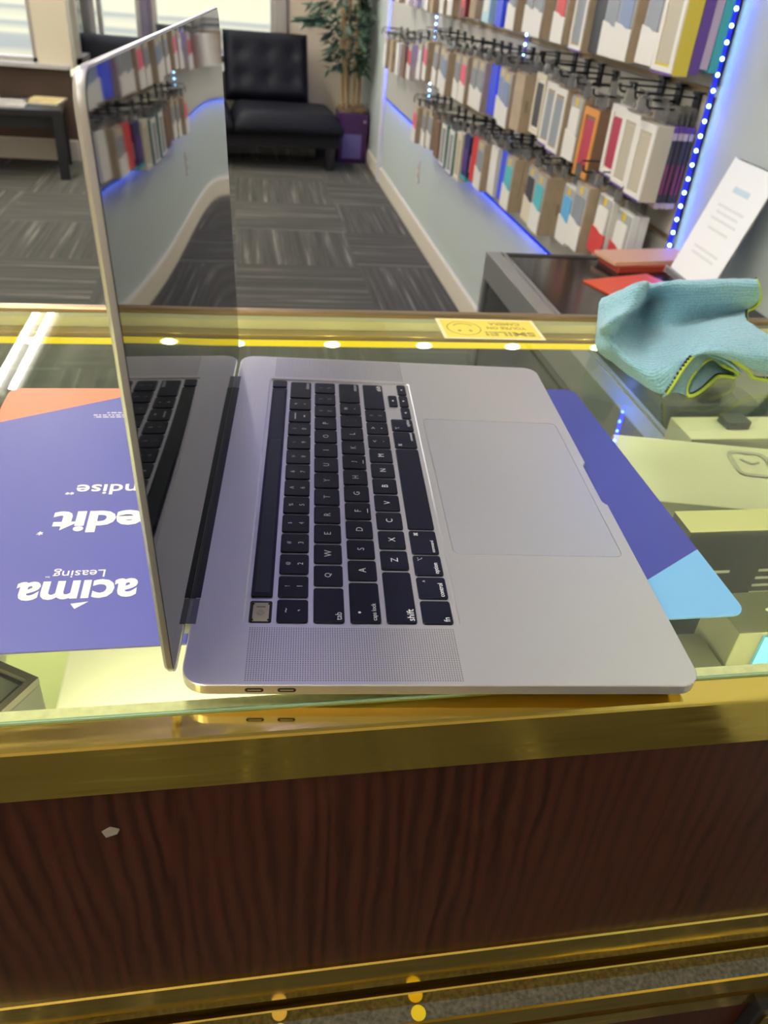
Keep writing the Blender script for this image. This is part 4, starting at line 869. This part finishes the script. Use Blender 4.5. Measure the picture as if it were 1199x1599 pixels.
nw.new(hw_, bw.inputs['Height']); nw.new(bw.outputs[0], nl['Principled BSDF'].inputs['Normal']); nw.new(bw.outputs[0], nl['Principled BSDF'].inputs['Coat Normal'])
scr.build('screen', SG, lid, False, LM)

# ------------------------------------------------------------------ microfibre cloth
CZ = GZ
cl = thing('microfiber_cloth', 'crumpled teal microfiber towel with lime green hem on the glass', 'cloth', (.45, .40, CZ))
def ray_pt(px, py, h):
    d = right * ((px - 599.5) / 1219.66) + down * ((py - 799.5) / 1219.66) + fwd
    o = M.translation; t = (CZ + h - o.z) / d.z
    return o + d * t - Vector((.45, .40, CZ))
rows_px = [
 [(945, 466, .003), (1003, 452, .003), (1030, 452, .003), (1060, 452, .003), (1100, 450, .003), (1145, 450, .003), (1181, 450, .003)],
 [(938, 470, .040), (1001, 441, .064), (1014, 446, .052), (1050, 440, .054), (1100, 439, .054), (1145, 437, .054), (1181, 438, .054)],
 [(935, 492, .034), (990, 474, .056), (1007, 472, .024), (1050, 470, .036), (1100, 470, .036), (1145, 468, .036), (1186, 464, .038)],
 [(933, 512, .028), (956, 503, .050), (984, 506, .011), (1045, 506, .013), (1095, 500, .012), (1135, 494, .014), (1167, 486, .020)],
 [(932, 530, .020), (955, 520, .032), (992, 521, .010), (1040, 521, .013), (1080, 513, .024), (1120, 504, .034), (1166, 503, .030)],
 [(935, 545, .012), (962, 540, .026), (1000, 547, .014), (1045, 541, .024), (1085, 530, .034), (1130, 522, .040), (1205, 530, .036)],
 [(945, 556, .004), (975, 560, .020), (1008, 575, .018), (1048, 568, .026), (1085, 553, .034), (1133, 548, .038), (1222, 560, .030)],
 [(955, 562, .003), (992, 591, .004), (1038, 614, .003), (1064, 575, .026), (1096, 546, .032), (1140, 562, .028), (1222, 592, .006)]]
ctrl = [[ray_pt(*p) for p in r] for r in rows_px]
def catmull(P, t):
    n = len(P) - 1; x = min(max(t, 0), 1) * n; i = min(int(x), n - 1); f = x - i
    a = P[max(i - 1, 0)]; b = P[i]; c = P[i + 1]; d = P[min(i + 2, n)]
    return 0.5 * ((2 * b) + (c - a) * f + (2 * a - 5 * b + 4 * c - d) * f * f + (3 * b - a - 3 * c + d) * f ** 3)
def loft(ctrl, nu, nv):
    rows = [[catmull(r, i / nu) for i in range(nu + 1)] for r in ctrl]
    return [[catmull([r[i] for r in rows], j / nv) for i in range(nu + 1)] for j in range(nv + 1)]
TERRY = terry_mat()
def cloth_piece(name, ctrl, nu, nv, thick=.0024, parent=cl):
    G_ = loft(ctrl, nu, nv)
    for r_ in G_:
        for q_ in r_: q_ += Vector((mnoise.noise(q_ * 55), mnoise.noise(q_ * 55 + Vector((9, 2, 4))), mnoise.noise(q_ * 70 + Vector((3, 7, 1))))) * .0016 * min(1, max(0, q_.z - .003) / .01)
    m_ = MB().grid(G_)
    uvl = m_.bm.loops.layers.uv.new('uv'); m_.bm.verts.index_update()
    W_ = nu + 1
    for f in m_.bm.faces:
        for l_ in f.loops: i = l_.vert.index; l_[uvl].uv = ((i % W_) / nu, (i // W_) / nv * 0.9)
    o_ = m_.build(name, TERRY, parent, True); md = o_.modifiers.new('s', 'SOLIDIFY'); md.thickness = thick; md.offset = 0; return o_, G_
body, G1 = cloth_piece('towel', ctrl, 72, 84)
LIME = mat('lime_hem', (0.42, 0.55, 0.05), .7, bump=(700, .6, .001)); STI = mat('black_stitch', (0.015, 0.03, 0.02), .8)
def hem(pts, off=(.0004, .0016, .0012)):
    n = 90; q = [catmull(pts, i / n) for i in range(n + 1)]
    MB().tube(q, .0017, 7).build('hem', LIME, cl, True)
    off = Vector(off); g_ = MB()
    for i in range(0, n, 2): g_.tube([q[i] + off, q[i + 1] + off], .0013, 5)
    g_.build('hem_stitching', STI, cl, True)
A_ = [ray_pt(*p) for p in ((1038, 615, .003), (1046, 603, .010), (1064, 575, .026), (1080, 556, .031), (1096, 546, .032), (1112, 550, .031), (1140, 562, .027), (1163, 578, .016), (1172, 589, .009), (1190, 592, .007), (1222, 594, .006))]
A2 = [p + (Vector((.0006, -.0018, .0010)) if i < 4 else Vector((0, -.0036, .0014))) for i, p in enumerate(A_)]; hem(A2, (-.0012, .0004, .0014))
hem([ray_pt(*p) for p in ((1180, 436, .054), (1185, 447, .048), (1187, 464, .038), (1181, 478, .027), (1167, 486, .020), (1165, 495, .022), (1166, 504, .028))])
B_ = [ray_pt(*p) for p in ((1074, 618, .002), (1072, 606, .006), (1080, 588, .012), (1096, 568, .018), (1113, 560, .019), (1130, 571, .016), (1149, 580, .010), (1151, 586, .005), (1146, 589, .003))]
C_ = [ray_pt(*p) for p in ((1074, 618, .002), (1083, 617, .002), (1096, 609, .002), (1106, 600, .003), (1118, 589, .003), (1128, 587, .003), (1138, 588, .002), (1144, 589, .002), (1147, 589, .002))]
hem(B_, (.0012, .0012, .0006)); hem(C_, (-.0003, .0012, .0012))
lower = [p + Vector((0, .002, -.004)) for p in A_[:8]]
def resamp(P, n): return [catmull(P, i / (n - 1)) for i in range(n)]
a9, b9, c9 = resamp(lower, 9), resamp(B_, 9), resamp(C_, 9)
mid = [(p + q) / 2 + Vector((0, .002, .003)) for p, q in zip(a9, b9)]
cloth_piece('folded_layer', [a9, mid, b9], 40, 12, .002)
back = [(p + q) / 2 + Vector((.004, .026, .002)) for p, q in zip(b9, c9)]
cloth_piece('inner_fold', [b9, [(p + q) / 2 + Vector((0, .004, 0)) for p, q in zip(b9, back)], back, [(p + q) / 2 + Vector((0, .004, 0)) for p, q in zip(c9, back)], c9], 40, 24, .0016)
